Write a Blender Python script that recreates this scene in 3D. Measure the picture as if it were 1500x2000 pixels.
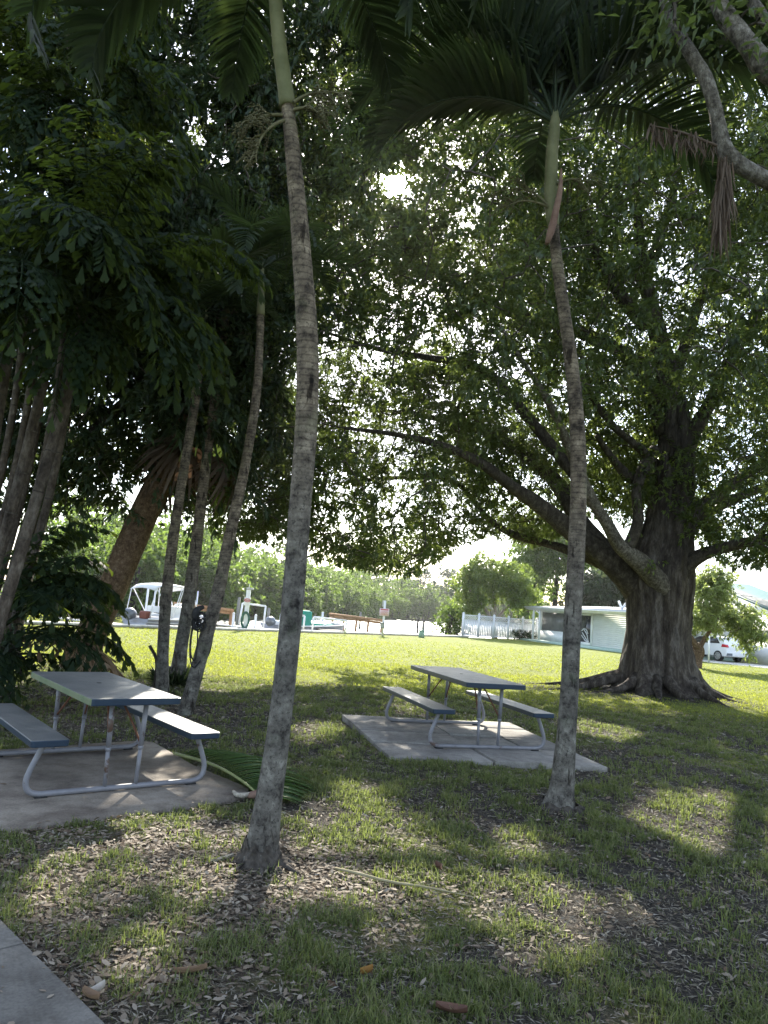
import bpy, bmesh, math, random
import numpy as np
from mathutils import Vector, Matrix
from mathutils import noise as mn

SC = bpy.context.scene
C = SC.collection
for o in list(bpy.data.objects):
    bpy.data.objects.remove(o)
R = math.radians
PI = math.pi
rng = np.random.default_rng(7)
random.seed(7)

# ------------------------------------------------------------------ camera
F = 1440.0                       # focal length in pixels of the 1500 x 2000 photograph
H = 1.64                         # eye height
ROLL = 0.078
PITCH = math.atan(187 / F * math.cos(ROLL))
r0 = np.array([1.0, 0, 0]); u0 = np.array([0, -math.sin(PITCH), math.cos(PITCH)])
fw = np.array([0, math.cos(PITCH), math.sin(PITCH)])
CR = math.cos(ROLL) * r0 + math.sin(ROLL) * u0
CU = -math.sin(ROLL) * r0 + math.cos(ROLL) * u0
CAM = np.array([0, 0, H])
cd = bpy.data.cameras.new('camera'); cam = bpy.data.objects.new('camera', cd); C.objects.link(cam)
cd.sensor_fit = 'VERTICAL'; cd.sensor_height = 36; cd.lens = F / 2000 * 36
cd.clip_start = 0.05; cd.clip_end = 4000
cam.matrix_world = Matrix(((CR[0], CU[0], -fw[0], 0), (CR[1], CU[1], -fw[1], 0), (CR[2], CU[2], -fw[2], H), (0, 0, 0, 1)))
SC.camera = cam

def ray(px, py):
    return fw + (px - 750) / F * CR + (1000 - py) / F * CU
def gnd(px, py, z=0.0):
    d = ray(px, py); t = (z - H) / d[2]
    return CAM + d * t
def at(px, py, Y):
    d = ray(px, py)
    return CAM + d * (Y / d[1])
def proj(P):
    q = np.asarray(P) - CAM
    zc = q @ fw
    zc = np.where(np.abs(zc) < 1e-6, 1e-6, zc)
    return 750 + F * (q @ CR) / zc, 1000 - F * (q @ CU) / zc, zc

# ------------------------------------------------------------------ light
SUN = ray(775, 355); SUN = SUN / np.linalg.norm(SUN)
SUN_EL = math.asin(SUN[2]); SUN_AZ = math.atan2(SUN[0], SUN[1])
sl = bpy.data.lights.new('sun', 'SUN'); sl.energy = 5.0; sl.angle = R(0.53); sl.color = (1.0, 0.93, 0.80)
so = bpy.data.objects.new('sun', sl); C.objects.link(so)
so.rotation_euler = Vector(SUN).to_track_quat('Z', 'Y').to_euler()
so.location = (0, 0, 40)

W = bpy.data.worlds.new('World'); SC.world = W; W.use_nodes = True
nt = W.node_tree; nt.nodes.clear()
def nd(t, typ, **kw):
    n = t.nodes.new(typ)
    for k, v in kw.items(): setattr(n, k, v)
    return n
wo = nd(nt, 'ShaderNodeOutputWorld'); bg = nd(nt, 'ShaderNodeBackground'); bg.inputs[1].default_value = 0.15
sky = nd(nt, 'ShaderNodeTexSky', sky_type='NISHITA', sun_disc=False, sun_elevation=SUN_EL, sun_rotation=SUN_AZ)
sky.air_density = 1.0; sky.dust_density = .7; sky.ozone_density = 1.0
tc = nd(nt, 'ShaderNodeTexCoord')
# bright broken cloud, drawn on the direction of view
mp = nd(nt, 'ShaderNodeMapping'); mp.inputs['Scale'].default_value = (1.0, 1.0, 2.4)
nz = nd(nt, 'ShaderNodeTexNoise'); nz.inputs['Scale'].default_value = 3.2; nz.inputs['Detail'].default_value = 7; nz.inputs['Roughness'].default_value = .6
cr = nd(nt, 'ShaderNodeValToRGB'); cr.color_ramp.elements[0].position = .40; cr.color_ramp.elements[1].position = .66
mx = nd(nt, 'ShaderNodeMixRGB'); mx.inputs[2].default_value = (4.6, 4.75, 5.0, 1)
ml = nd(nt, 'ShaderNodeMath', operation='MULTIPLY'); ml.inputs[1].default_value = .75
L = nt.links.new
L(tc.outputs['Generated'], mp.inputs[0]); L(mp.outputs[0], nz.inputs[0]); L(nz.outputs[0], cr.inputs[0])
L(cr.outputs[0], ml.inputs[0]); L(ml.outputs[0], mx.inputs[0]); L(sky.outputs[0], mx.inputs[1])
# the bright aureole round the sun
vm = nd(nt, 'ShaderNodeVectorMath', operation='DOT_PRODUCT'); vm.inputs[1].default_value = tuple(SUN)
L(tc.outputs['Generated'], vm.inputs[0])
mxx = nd(nt, 'ShaderNodeMath', operation='MAXIMUM'); mxx.inputs[1].default_value = 0
L(vm.outputs['Value'], mxx.inputs[0])
last = mx.outputs[0]
for ex, amp in ((9000, 320.0), (450, 9.0)):
    pw = nd(nt, 'ShaderNodeMath', operation='POWER'); pw.inputs[1].default_value = ex
    m2 = nd(nt, 'ShaderNodeMath', operation='MULTIPLY'); m2.inputs[1].default_value = amp
    ad = nd(nt, 'ShaderNodeVectorMath', operation='ADD')
    L(mxx.outputs[0], pw.inputs[0]); L(pw.outputs[0], m2.inputs[0]); L(last, ad.inputs[0]); L(m2.outputs[0], ad.inputs[1])
    last = ad.outputs[0]
L(last, bg.inputs[0]); L(bg.outputs[0], wo.inputs[0])
SC.view_settings.view_transform = 'Standard'; SC.view_settings.look = 'None'
SC.view_settings.exposure = 1.75; SC.view_settings.gamma = 1.0; SC.view_settings.use_curve_mapping = False
SC.render.engine = 'CYCLES'
SC.cycles.max_bounces = 7; SC.cycles.diffuse_bounces = 4; SC.cycles.transmission_bounces = 5; SC.cycles.glossy_bounces = 2
SC.cycles.sample_clamp_indirect = 6; SC.cycles.sample_clamp_direct = 0
SC.cycles.caustics_reflective = False; SC.cycles.caustics_refractive = False
SC.cycles.use_denoising = True

# ------------------------------------------------------------------ materials
def mat(name):
    m = bpy.data.materials.new(name); m.use_nodes = True
    t = m.node_tree; t.nodes.clear()
    out = nd(t, 'ShaderNodeOutputMaterial')
    b = nd(t, 'ShaderNodeBsdfPrincipled')
    t.links.new(b.outputs[0], out.inputs[0])
    return m, t, b, out
def ramp(t, stops, fac, interp='LINEAR'):
    n = nd(t, 'ShaderNodeValToRGB'); e = n.color_ramp.elements; n.color_ramp.interpolation = interp
    while len(e) < len(stops): e.new(0.5)
    for k, (p, c) in enumerate(stops):
        e[k].position = p; e[k].color = (*c, 1)
    t.links.new(fac, n.inputs[0])
    return n.outputs[0]
def noise(t, scale, detail=5, rough=.55, vec=None, stretch=None):
    n = nd(t, 'ShaderNodeTexNoise'); n.inputs['Scale'].default_value = scale
    n.inputs['Detail'].default_value = detail; n.inputs['Roughness'].default_value = rough
    if vec is None:
        vec = nd(t, 'ShaderNodeTexCoord').outputs['Object']
    if stretch:
        mpn = nd(t, 'ShaderNodeMapping'); mpn.inputs['Scale'].default_value = stretch
        t.links.new(vec, mpn.inputs[0]); vec = mpn.outputs[0]
    t.links.new(vec, n.inputs[0])
    return n.outputs[0]
def bump(t, b, hsock, strength=.5, dist=.02):
    n = nd(t, 'ShaderNodeBump'); n.inputs['Strength'].default_value = strength; n.inputs['Distance'].default_value = dist
    t.links.new(hsock, n.inputs['Height']); t.links.new(n.outputs[0], b.inputs['Normal'])
def mixc(t, fac, a, b, mode='MIX'):
    n = nd(t, 'ShaderNodeMixRGB', blend_type=mode)
    for s, v in ((0, fac), (1, a), (2, b)):
        if hasattr(v, 'is_linked') or hasattr(v, 'links'): t.links.new(v, n.inputs[s])
        elif isinstance(v, (int, float)): n.inputs[s].default_value = v
        else: n.inputs[s].default_value = (*v, 1)
    return n.outputs[0]
def m_plain(name, c1, c2=None, scale=8, rough=.5, spec=.4, metal=0, bmp=0, bscale=60, detail=6, pos=(.35, .65)):
    m, t, b, o = mat(name)
    if c2 is None: c2 = tuple(v * .8 for v in c1)
    t.links.new(ramp(t, [(pos[0], c1), (pos[1], c2)], noise(t, scale, detail)), b.inputs['Base Color'])
    b.inputs['Roughness'].default_value = rough; b.inputs['Metallic'].default_value = metal
    b.inputs['Specular IOR Level'].default_value = spec
    if bmp: bump(t, b, noise(t, bscale, 4), bmp, .01)
    return m
def m_leaf(name, cols, trans, tf=.42, rough=.42, spec=.5):
    """leaf: glossy upper face and light shining through, colour varies leaf by leaf"""
    m, t, b, o = mat(name)
    g = nd(t, 'ShaderNodeNewGeometry')
    k = len(cols)
    col = ramp(t, [(i / max(1, k - 1), c) for i, c in enumerate(cols)], g.outputs['Random Per Island'])
    t.links.new(col, b.inputs['Base Color'])
    b.inputs['Roughness'].default_value = rough; b.inputs['Specular IOR Level'].default_value = spec
    tr = nd(t, 'ShaderNodeBsdfTranslucent')
    tcn = ramp(t, [(0, tuple(v * .75 for v in trans)), (1, tuple(min(1, v * 1.2) for v in trans))], g.outputs['Random Per Island'])
    t.links.new(tcn, tr.inputs[0])
    ms = nd(t, 'ShaderNodeMixShader'); ms.inputs[0].default_value = tf
    t.links.new(b.outputs[0], ms.inputs[1]); t.links.new(tr.outputs[0], ms.inputs[2]); t.links.new(ms.outputs[0], o.inputs[0])
    return m

M = {}
M['fig_leaf'] = m_leaf('fig_leaf', [(.026, .042, .022), (.036, .056, .024), (.05, .074, .028), (.032, .048, .026)], (.18, .24, .045), .41, .42, .45)
M['dark_leaf'] = m_leaf('dark_leaf', [(.016, .032, .018), (.024, .044, .022), (.034, .056, .024)], (.09, .13, .035), .28, .45, .35)
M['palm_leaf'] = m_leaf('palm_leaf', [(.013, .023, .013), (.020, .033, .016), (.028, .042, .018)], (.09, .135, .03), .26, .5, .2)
M['fishtail_leaf'] = m_leaf('fishtail_leaf', [(.006, .013, .008), (.010, .020, .011), (.018, .029, .013)], (.22, .30, .035), .20, .55, .06)  # leaf colour darkened to carry the deep shade of the left clump
M['dead_leaf'] = m_leaf('dead_leaf', [(.14, .09, .05), (.22, .15, .09), (.28, .21, .14)], (.3, .18, .08), .25, .7, .2)
M['bright_leaf'] = m_leaf('bright_leaf', [(.05, .10, .025), (.08, .13, .03), (.10, .15, .04)], (.30, .40, .06), .42)
M['willowy_leaf'] = m_leaf('willowy_leaf', [(.11, .155, .055), (.15, .20, .07), (.19, .23, .085)], (.40, .48, .13), .45)
M['mangrove_leaf'] = m_leaf('mangrove_leaf', [(.028, .056, .018), (.04, .074, .021), (.058, .104, .026), (.08, .122, .03)], (.22, .33, .05), .40, .55, .25)
M['pine_leaf'] = m_leaf('pine_leaf', [(.03, .06, .035), (.05, .08, .04)], (.10, .16, .06), .25)
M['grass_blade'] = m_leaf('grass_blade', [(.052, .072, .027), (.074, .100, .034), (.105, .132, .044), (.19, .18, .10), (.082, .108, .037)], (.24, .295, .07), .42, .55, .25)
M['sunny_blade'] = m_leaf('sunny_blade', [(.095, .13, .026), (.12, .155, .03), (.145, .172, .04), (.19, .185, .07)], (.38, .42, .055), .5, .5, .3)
M['litter_leaf'] = m_leaf('litter_leaf', [(.075, .055, .038), (.12, .092, .066), (.17, .135, .10), (.29, .25, .20), (.10, .062, .038)], (.2, .14, .08), .1, .75, .2)

M['thatch'] = m_leaf('thatch', [(.06, .05, .038), (.11, .095, .07), (.17, .15, .115), (.26, .235, .19), (.08, .075, .045), (.34, .31, .27)], (.18, .15, .09), .15, .8, .2)
M['fresh_frond'] = m_leaf('fresh_frond', [(.03, .065, .028), (.045, .085, .032), (.06, .10, .035)], (.16, .26, .04), .28, .38, .5)
def m_palmtrunk():
    m, t, b, o = mat('palm_trunk')
    tcn = nd(t, 'ShaderNodeTexCoord').outputs['Object']
    n1 = noise(t, 9, 8, .65, tcn); n2 = noise(t, 40, 5, .7, tcn); n3 = noise(t, 3.0, 4, .6, tcn)
    base = ramp(t, [(.34, (.02, .018, .016)), (.44, (.075, .069, .061)), (.57, (.135, .127, .111)), (.70, (.24, .232, .205))], n1)
    spots = ramp(t, [(.36, (0, 0, 0)), (.47, (1, 1, 1))], n2)
    c = mixc(t, .62, base, mixc(t, 1, base, spots, 'MULTIPLY'))
    fis = ramp(t, [(.60, (1, 1, 1)), (.66, (.22, .2, .18))], noise(t, 13, 4, .6, tcn, (1, 1, .22)))
    c = mixc(t, 1, c, fis, 'MULTIPLY')
    lich = ramp(t, [(.55, (0, 0, 0)), (.7, (.6, .6, .6))], n3)
    c = mixc(t, lich, c, (.145, .16, .115))
    wv = nd(t, 'ShaderNodeTexWave', wave_type='BANDS', bands_direction='Z'); wv.inputs['Scale'].default_value = 6.5
    wv.inputs['Distortion'].default_value = 1.6; wv.inputs['Detail'].default_value = 3; wv.inputs['Detail Scale'].default_value = 1.4
    t.links.new(tcn, wv.inputs[0])
    ringc = ramp(t, [(.0, (.62, .6, .58)), (.25, (1, 1, 1))], wv.outputs['Fac'])
    at_ = nd(t, 'ShaderNodeAttribute', attribute_name='ringy')
    c2 = mixc(t, at_.outputs['Fac'], c, mixc(t, 1, c, ringc, 'MULTIPLY'))
    warm = mixc(t, at_.outputs['Fac'], c2, mixc(t, 1, c2, (1.15, .98, .80), 'MULTIPLY'))
    t.links.new(warm, b.inputs['Base Color'])
    b.inputs['Roughness'].default_value = .85; b.inputs['Specular IOR Level'].default_value = .2
    bump(t, b, n2, .6, .012)
    return m
M['palm_trunk'] = m_palmtrunk()
def m_bark(name, c0, c1, c2, sc=6, stretch=(1, 1, .18)):
    m, t, b, o = mat(name)
    tcn = nd(t, 'ShaderNodeTexCoord').outputs['Object']
    n1 = noise(t, sc, 9, .68, tcn, stretch); n2 = noise(t, sc * 5, 5, .6, tcn, (1, 1, .35)); n3 = noise(t, 1.6, 4, .6, tcn)
    c = ramp(t, [(.33, c0), (.5, c1), (.68, c2)], n1)
    c = mixc(t, .5, c, mixc(t, 1, c, ramp(t, [(.35, (.35, .35, .35)), (.6, (1.2, 1.2, 1.2))], n2), 'MULTIPLY'))
    c = mixc(t, .6, c, mixc(t, 1, c, ramp(t, [(.35, (.7, .7, .7)), (.65, (1.3, 1.28, 1.22))], n3), 'MULTIPLY'))
    t.links.new(c, b.inputs['Base Color'])
    b.inputs['Roughness'].default_value = .9; b.inputs['Specular IOR Level'].default_value = .15
    mm = nd(t, 'ShaderNodeMath', operation='ADD'); t.links.new(n1, mm.inputs[0]); t.links.new(n2, mm.inputs[1])
    bump(t, b, mm.outputs[0], .9, .03)
    return m
M['big_bark'] = m_bark('big_bark', (.026, .021, .019), (.07, .058, .050), (.17, .152, .138), 7)
M['limb_bark'] = m_bark('limb_bark', (.03, .025, .021), (.065, .055, .046), (.13, .115, .10), 9, (1, 1, .6))
M['grey_bark'] = m_bark('grey_bark', (.045, .038, .032), (.145, .128, .108), (.30, .28, .25), 16, (1, 1, .9))
M['pale_bark'] = m_bark('pale_bark', (.14, .12, .10), (.28, .25, .21), (.42, .39, .34), 6, (1, 1, .7))
M['stem_bark'] = m_bark('stem_bark', (.03, .023, .018), (.085, .068, .054), (.16, .138, .115), 7, (1, 1, .7))
M['brown_bark'] = m_bark('brown_bark', (.06, .038, .024), (.135, .088, .056), (.22, .165, .115), 14, (1, 1, 1))
M['twig'] = m_plain('twig', (.06, .05, .042), (.11, .095, .08), 20, .9, .1)
M['stem_green'] = m_plain('stem_green', (.16, .19, .07), (.25, .27, .12), 6, .45, .4)
M['crownshaft'] = m_plain('crownshaft', (.095, .10, .045), (.16, .158, .082), 5, .6, .2, bmp=.2, bscale=20)
M['flower'] = m_plain('flower', (.085, .08, .042), (.135, .125, .072), 10, .8, .1)
M['sheath'] = m_plain('sheath', (.13, .075, .058), (.20, .13, .10), 7, .8, .2, bmp=.4)
M['dry_stalk'] = m_plain('dry_stalk', (.20, .18, .10), (.27, .24, .15), 9, .8, .2)
M['dry_frond'] = m_leaf('dry_frond', [(.055, .038, .026), (.09, .065, .048), (.13, .10, .08)], (.12, .07, .04), .18, .8, .15)
M['root'] = m_plain('root', (.03, .026, .022), (.085, .075, .065), 18, .95, .1, bmp=.6)

def m_concrete(name, c1, c2, c3):
    m, t, b, o = mat(name)
    tcn = nd(t, 'ShaderNodeTexCoord').outputs['Object']
    n1 = noise(t, 1.7, 7, .6, tcn); n2 = noise(t, 70, 4, .6, tcn); n3 = noise(t, 9, 6, .7, tcn)
    c = ramp(t, [(.33, c1), (.52, c2), (.7, c3)], n1)
    c = mixc(t, .5, c, mixc(t, 1, c, ramp(t, [(.32, (.45, .43, .4)), (.55, (1.1, 1.1, 1.1))], n3), 'MULTIPLY'))
    c = mixc(t, .5, c, mixc(t, 1, c, ramp(t, [(.3, (.6, .6, .6)), (.6, (1.15, 1.15, 1.15))], n2), 'MULTIPLY'))
    t.links.new(c, b.inputs['Base Color']); b.inputs['Roughness'].default_value = .9; b.inputs['Specular IOR Level'].default_value = .2
    mm = nd(t, 'ShaderNodeMath', operation='ADD'); t.links.new(n2, mm.inputs[0]); t.links.new(n3, mm.inputs[1])
    bump(t, b, mm.outputs[0], .35, .008)
    return m
M['concrete'] = m_concrete('concrete', (.12, .10, .085), (.19, .165, .14), (.26, .235, .205))
M['slab'] = m_slab = m_concrete('slab', (.15, .14, .13), (.23, .22, .205), (.30, .285, .26))
_t = m_slab.node_tree; _b = _t.nodes['Principled BSDF']; _l = _b.inputs['Base Color'].links[0]; _c = _l.from_socket
_oi = nd(_t, 'ShaderNodeObjectInfo'); _t.links.new(mixc(_t, 1, _c, ramp(_t, [(0, (.72, .71, .70)), (1, (1.15, 1.14, 1.12))], _oi.outputs['Random']), 'MULTIPLY'), _b.inputs['Base Color'])
M['walk'] = m_concrete('walk', (.085, .08, .072), (.135, .127, .115), (.19, .18, .163))
M['seawall'] = m_concrete('seawall', (.42, .41, .38), (.55, .54, .5), (.65, .64, .6))
M['white'] = m_plain('white_paint', (.78, .79, .80), (.70, .71, .72), 4, .45)
M['siding'] = m_plain('siding', (.79, .80, .76), (.74, .75, .71), 3, .5)
M['vinyl'] = m_plain('white_vinyl', (.78, .79, .80), (.72, .73, .75), 5, .4)
M['roof'] = m_plain('white_roof', (.74, .75, .77), (.60, .61, .62), 2, .6)
M['slabgreen'] = m_plain('painted_slab', (.36, .48, .42), (.30, .42, .36), 3, .7)
M['screen'] = m_plain('screen_mesh', (.10, .10, .10), (.14, .14, .14), 3, .35, .5)
M['glass'] = m_plain('dark_glass', (.02, .022, .025), (.035, .035, .04), 3, .08, .6)
M['black'] = m_plain('black_rubber', (.018, .018, .02), (.03, .03, .03), 20, .7, .2)
M['alloy'] = m_plain('alloy', (.55, .55, .52), (.45, .45, .42), 10, .35, .5, metal=.6)
M['carpaint'] = m_plain('car_paint', (.80, .81, .83), (.78, .79, .81), 1, .2, .6)
M['redlight'] = m_plain('red_lamp', (.55, .02, .03), (.45, .015, .02), 20, .15, .6)
M['lift_pipe'] = m_plain('pipe_white', (.78, .79, .82), (.70, .71, .73), 6, .4)
M['dockwood'] = m_plain('dock_wood', (.40, .24, .13), (.30, .18, .10), 8, .8, .2)
M['greywood'] = m_plain('grey_wood', (.20, .185, .16), (.29, .27, .235), 8, .9, .1)
M['darkwood'] = m_plain('dark_wood', (.07, .06, .05), (.12, .10, .085), 8, .9, .1)
M['gelcoat'] = m_plain('gelcoat', (.72, .73, .74), (.66, .67, .68), 3, .25, .5)
M['hullgrey'] = m_plain('hull_grey', (.34, .36, .42), (.28, .30, .35), 3, .3, .5)
M['canvas'] = m_plain('white_canvas', (.74, .74, .76), (.66, .66, .69), 6, .7, .2)
M['teal'] = m_plain('teal_canvas', (.03, .26, .19), (.025, .20, .15), 6, .7, .2)
M['motor'] = m_plain('motor_cowl', (.10, .115, .14), (.16, .18, .21), 4, .3, .5)
M['maroon'] = m_plain('maroon', (.20, .06, .035), (.15, .04, .03), 6, .6)
M['greybox'] = m_plain('grey_box', (.45, .46, .46), (.36, .37, .37), 8, .5)
M['greenbox'] = m_plain('green_box', (.26, .38, .31), (.22, .33, .27), 6, .6)
M['redsign'] = m_plain('red_print', (.55, .10, .10), (.5, .09, .09), 5, .6)
M['pinksign'] = m_plain('sign_face', (.72, .58, .62), (.68, .54, .58), 5, .6)
M['hose'] = m_plain('green_hose', (.05, .16, .12), (.04, .12, .09), 5, .5)
M['darkroof'] = m_plain('dark_green_trim', (.04, .09, .09), (.05, .11, .10), 5, .6)
def m_metalpaint(lo=.60):
    m, t, b, o = mat('grey_painted_steel')
    tcn = nd(t, 'ShaderNodeTexCoord').outputs['Object']
    n1 = noise(t, 6, 6, .6, tcn); n2 = noise(t, 5.0, 7, .7, tcn)
    c = ramp(t, [(.3, (.135, .135, .15)), (.7, (.20, .20, .22))], n1)
    rust = ramp(t, [(lo, (0, 0, 0)), (lo + .06, (1, 1, 1))], n2)
    c = mixc(t, rust, c, (.065, .036, .024))
    t.links.new(c, b.inputs['Base Color']); b.inputs['Roughness'].default_value = .45
    bump(t, b, n2, .15, .004)
    return m
M['steel'] = m_metalpaint()
M['rusty_leg'] = m_metalpaint(.53)
M['rust'] = m_plain('rusty_steel', (.10, .045, .028), (.17, .08, .05), 25, .85, .2)
def m_top(name, c1, c2):
    m, t, b, o = mat(name)
    tcn = nd(t, 'ShaderNodeTexCoord').outputs['Object']
    n1 = noise(t, 3.5, 8, .62, tcn); n2 = noise(t, 160, 3, .6, tcn); n3 = noise(t, 14, 7, .7, tcn)
    c = ramp(t, [(.35, c1), (.62, c2)], n1)
    c = mixc(t, .6, c, mixc(t, 1, c, ramp(t, [(.3, (.6, .58, .56)), (.55, (1.08, 1.08, 1.08))], n3), 'MULTIPLY'))
    t.links.new(c, b.inputs['Base Color'])
    t.links.new(ramp(t, [(.3, (.33,) * 3), (.65, (.5,) * 3)], n3), b.inputs['Roughness'])
    b.inputs['Specular IOR Level'].default_value = .5
    bump(t, b, n2, .35, .003)
    return m
M['tabletop'] = m_top('weathered_blue_plastic', (.10, .105, .108), (.155, .155, .15))
M['topedge'] = m_plain('blue_edge', (.008, .022, .045), (.012, .03, .055), 6, .4, .4)
M['mossedge'] = m_plain('algae_edge', (.10, .14, .075), (.15, .17, .10), 5, .6, .3)

def m_ground():
    m, t, b, o = mat('lawn_soil')
    tcn = nd(t, 'ShaderNodeTexCoord').outputs['Object']
    n1 = noise(t, .55, 6, .6, tcn); n2 = noise(t, 24, 8, .72, tcn); n3 = noise(t, 110, 4, .7, tcn); n4 = noise(t, 3.2, 6, .65, tcn)
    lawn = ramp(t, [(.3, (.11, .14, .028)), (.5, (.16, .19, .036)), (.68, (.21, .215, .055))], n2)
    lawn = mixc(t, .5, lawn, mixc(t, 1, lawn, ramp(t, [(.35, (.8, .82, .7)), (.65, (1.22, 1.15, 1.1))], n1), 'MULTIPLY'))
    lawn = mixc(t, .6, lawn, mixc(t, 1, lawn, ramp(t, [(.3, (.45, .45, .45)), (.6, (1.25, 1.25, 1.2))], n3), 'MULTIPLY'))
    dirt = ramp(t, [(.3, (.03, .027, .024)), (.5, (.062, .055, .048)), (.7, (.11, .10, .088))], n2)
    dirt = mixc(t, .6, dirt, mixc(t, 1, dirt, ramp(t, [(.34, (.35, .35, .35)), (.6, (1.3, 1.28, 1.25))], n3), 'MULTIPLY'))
    lit = ramp(t, [(.3, (.055, .042, .033)), (.5, (.12, .095, .075)), (.7, (.20, .165, .135))], n2)
    a1 = nd(t, 'ShaderNodeAttribute', attribute_name='bare').outputs['Fac']
    a2 = nd(t, 'ShaderNodeAttribute', attribute_name='litter').outputs['Fac']
    def edge(a, lo, hi):
        s = nd(t, 'ShaderNodeMath', operation='ADD'); t.links.new(a, s.inputs[0])
        k = nd(t, 'ShaderNodeMath', operation='MULTIPLY_ADD'); t.links.new(n4, k.inputs[0]); k.inputs[1].default_value = .7; k.inputs[2].default_value = -.35
        t.links.new(k.outputs[0], s.inputs[1])
        return ramp(t, [(lo, (0, 0, 0)), (hi, (1, 1, 1))], s.outputs[0])
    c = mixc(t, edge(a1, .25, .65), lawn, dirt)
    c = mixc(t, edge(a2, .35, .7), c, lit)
    t.links.new(c, b.inputs['Base Color']); b.inputs['Roughness'].default_value = .95; b.inputs['Specular IOR Level'].default_value = .1
    mm = nd(t, 'ShaderNodeMath', operation='ADD'); t.links.new(n2, mm.inputs[0]); t.links.new(n3, mm.inputs[1])
    bump(t, b, mm.outputs[0], .8, .03)
    return m
M['ground'] = m_ground()
M['bank'] = m_plain('bank_soil', (.06, .075, .03), (.09, .08, .05), .3, .95, .1)
def m_water():
    m, t, b, o = mat('water')
    tcn = nd(t, 'ShaderNodeTexCoord').outputs['Object']
    n1 = noise(t, 1.1, 6, .65, tcn, (1, .6, 1)); n2 = noise(t, .25, 3, .5, tcn)
    b.inputs['Base Color'].default_value = (.06, .075, .06, 1); b.inputs['Roughness'].default_value = .42
    b.inputs['Specular IOR Level'].default_value = .6; b.inputs['IOR'].default_value = 1.33
    bump(t, b, n1, .12, .06)
    return m
M['water'] = m_water()

# ------------------------------------------------------------------ mesh helpers
def tag(o, label=None, cat=None, group=None, kind=None):
    if label: o['label'] = label
    if cat: o['category'] = cat
    if group: o['group'] = group
    if kind: o['kind'] = kind
    return o
def link(name, me, m=None, parent=None, smooth=False):
    if m is not None: me.materials.append(m)
    if smooth: me.polygons.foreach_set('use_smooth', np.ones(len(me.polygons), dtype=bool))
    o = bpy.data.objects.new(name, me); C.objects.link(o)
    if parent is not None: o.parent = parent
    return o
def thing(name, label, cat, loc=(0, 0, 0), rz=0, group=None):
    o = bpy.data.objects.new(name, None); C.objects.link(o); o.location = tuple(loc); o.rotation_euler = (0, 0, rz)
    o.empty_display_size = .2
    return tag(o, label, cat, group)
def copy_thing(o, parent=None):
    c = o.copy(); C.objects.link(c); c.parent = parent
    for ch in list(o.children): copy_thing(ch, c)
    return c
def np_mesh(name, V, Fc, m=None, parent=None, smooth=False, attrs=None):
    """V (n,3), Fc list of index arrays (each (k,3) or (k,4))"""
    if not isinstance(Fc, list): Fc = [Fc]
    Fc = [np.asarray(f, dtype=np.int32) for f in Fc if len(f)]
    me = bpy.data.meshes.new(name)
    V = np.asarray(V, dtype=np.float32)
    me.vertices.add(len(V)); me.vertices.foreach_set('co', V.ravel())
    li = np.concatenate([f.ravel() for f in Fc]); tot = np.concatenate([np.full(len(f), f.shape[1], dtype=np.int32) for f in Fc])
    st = np.concatenate([[0], np.cumsum(tot)[:-1]]).astype(np.int32)
    me.loops.add(len(li)); me.loops.foreach_set('vertex_index', li)
    me.polygons.add(len(tot)); me.polygons.foreach_set('loop_start', st)
    try: me.polygons.foreach_set('loop_total', tot)
    except Exception: pass
    for k, a in (attrs or {}).items():
        at_ = me.attributes.new(k, 'FLOAT', 'POINT'); at_.data.foreach_set('value', np.asarray(a, dtype=np.float32))
    me.update(calc_edges=True); me.validate()
    return link(name, me, m, parent, smooth)
def nrm(a):
    a = np.asarray(a, dtype=float)
    return a / np.maximum(np.linalg.norm(a, axis=-1, keepdims=True), 1e-9)
def catmull(P, n):
    P = np.asarray(P, dtype=float)
    if len(P) == 2: return P[0] + (P[1] - P[0]) * np.linspace(0, 1, n)[:, None]
    Q = np.vstack([2 * P[0] - P[1], P, 2 * P[-1] - P[-2]])
    out = []
    for t in np.linspace(0, len(P) - 1, n):
        i = min(int(t), len(P) - 2); f = t - i
        a, b, c, d = Q[i], Q[i + 1], Q[i + 2], Q[i + 3]
        out.append(.5 * (2 * b + (c - a) * f + (2 * a - 5 * b + 4 * c - d) * f * f + (3 * b - a - 3 * c + d) * f ** 3))
    return np.array(out)
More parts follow.
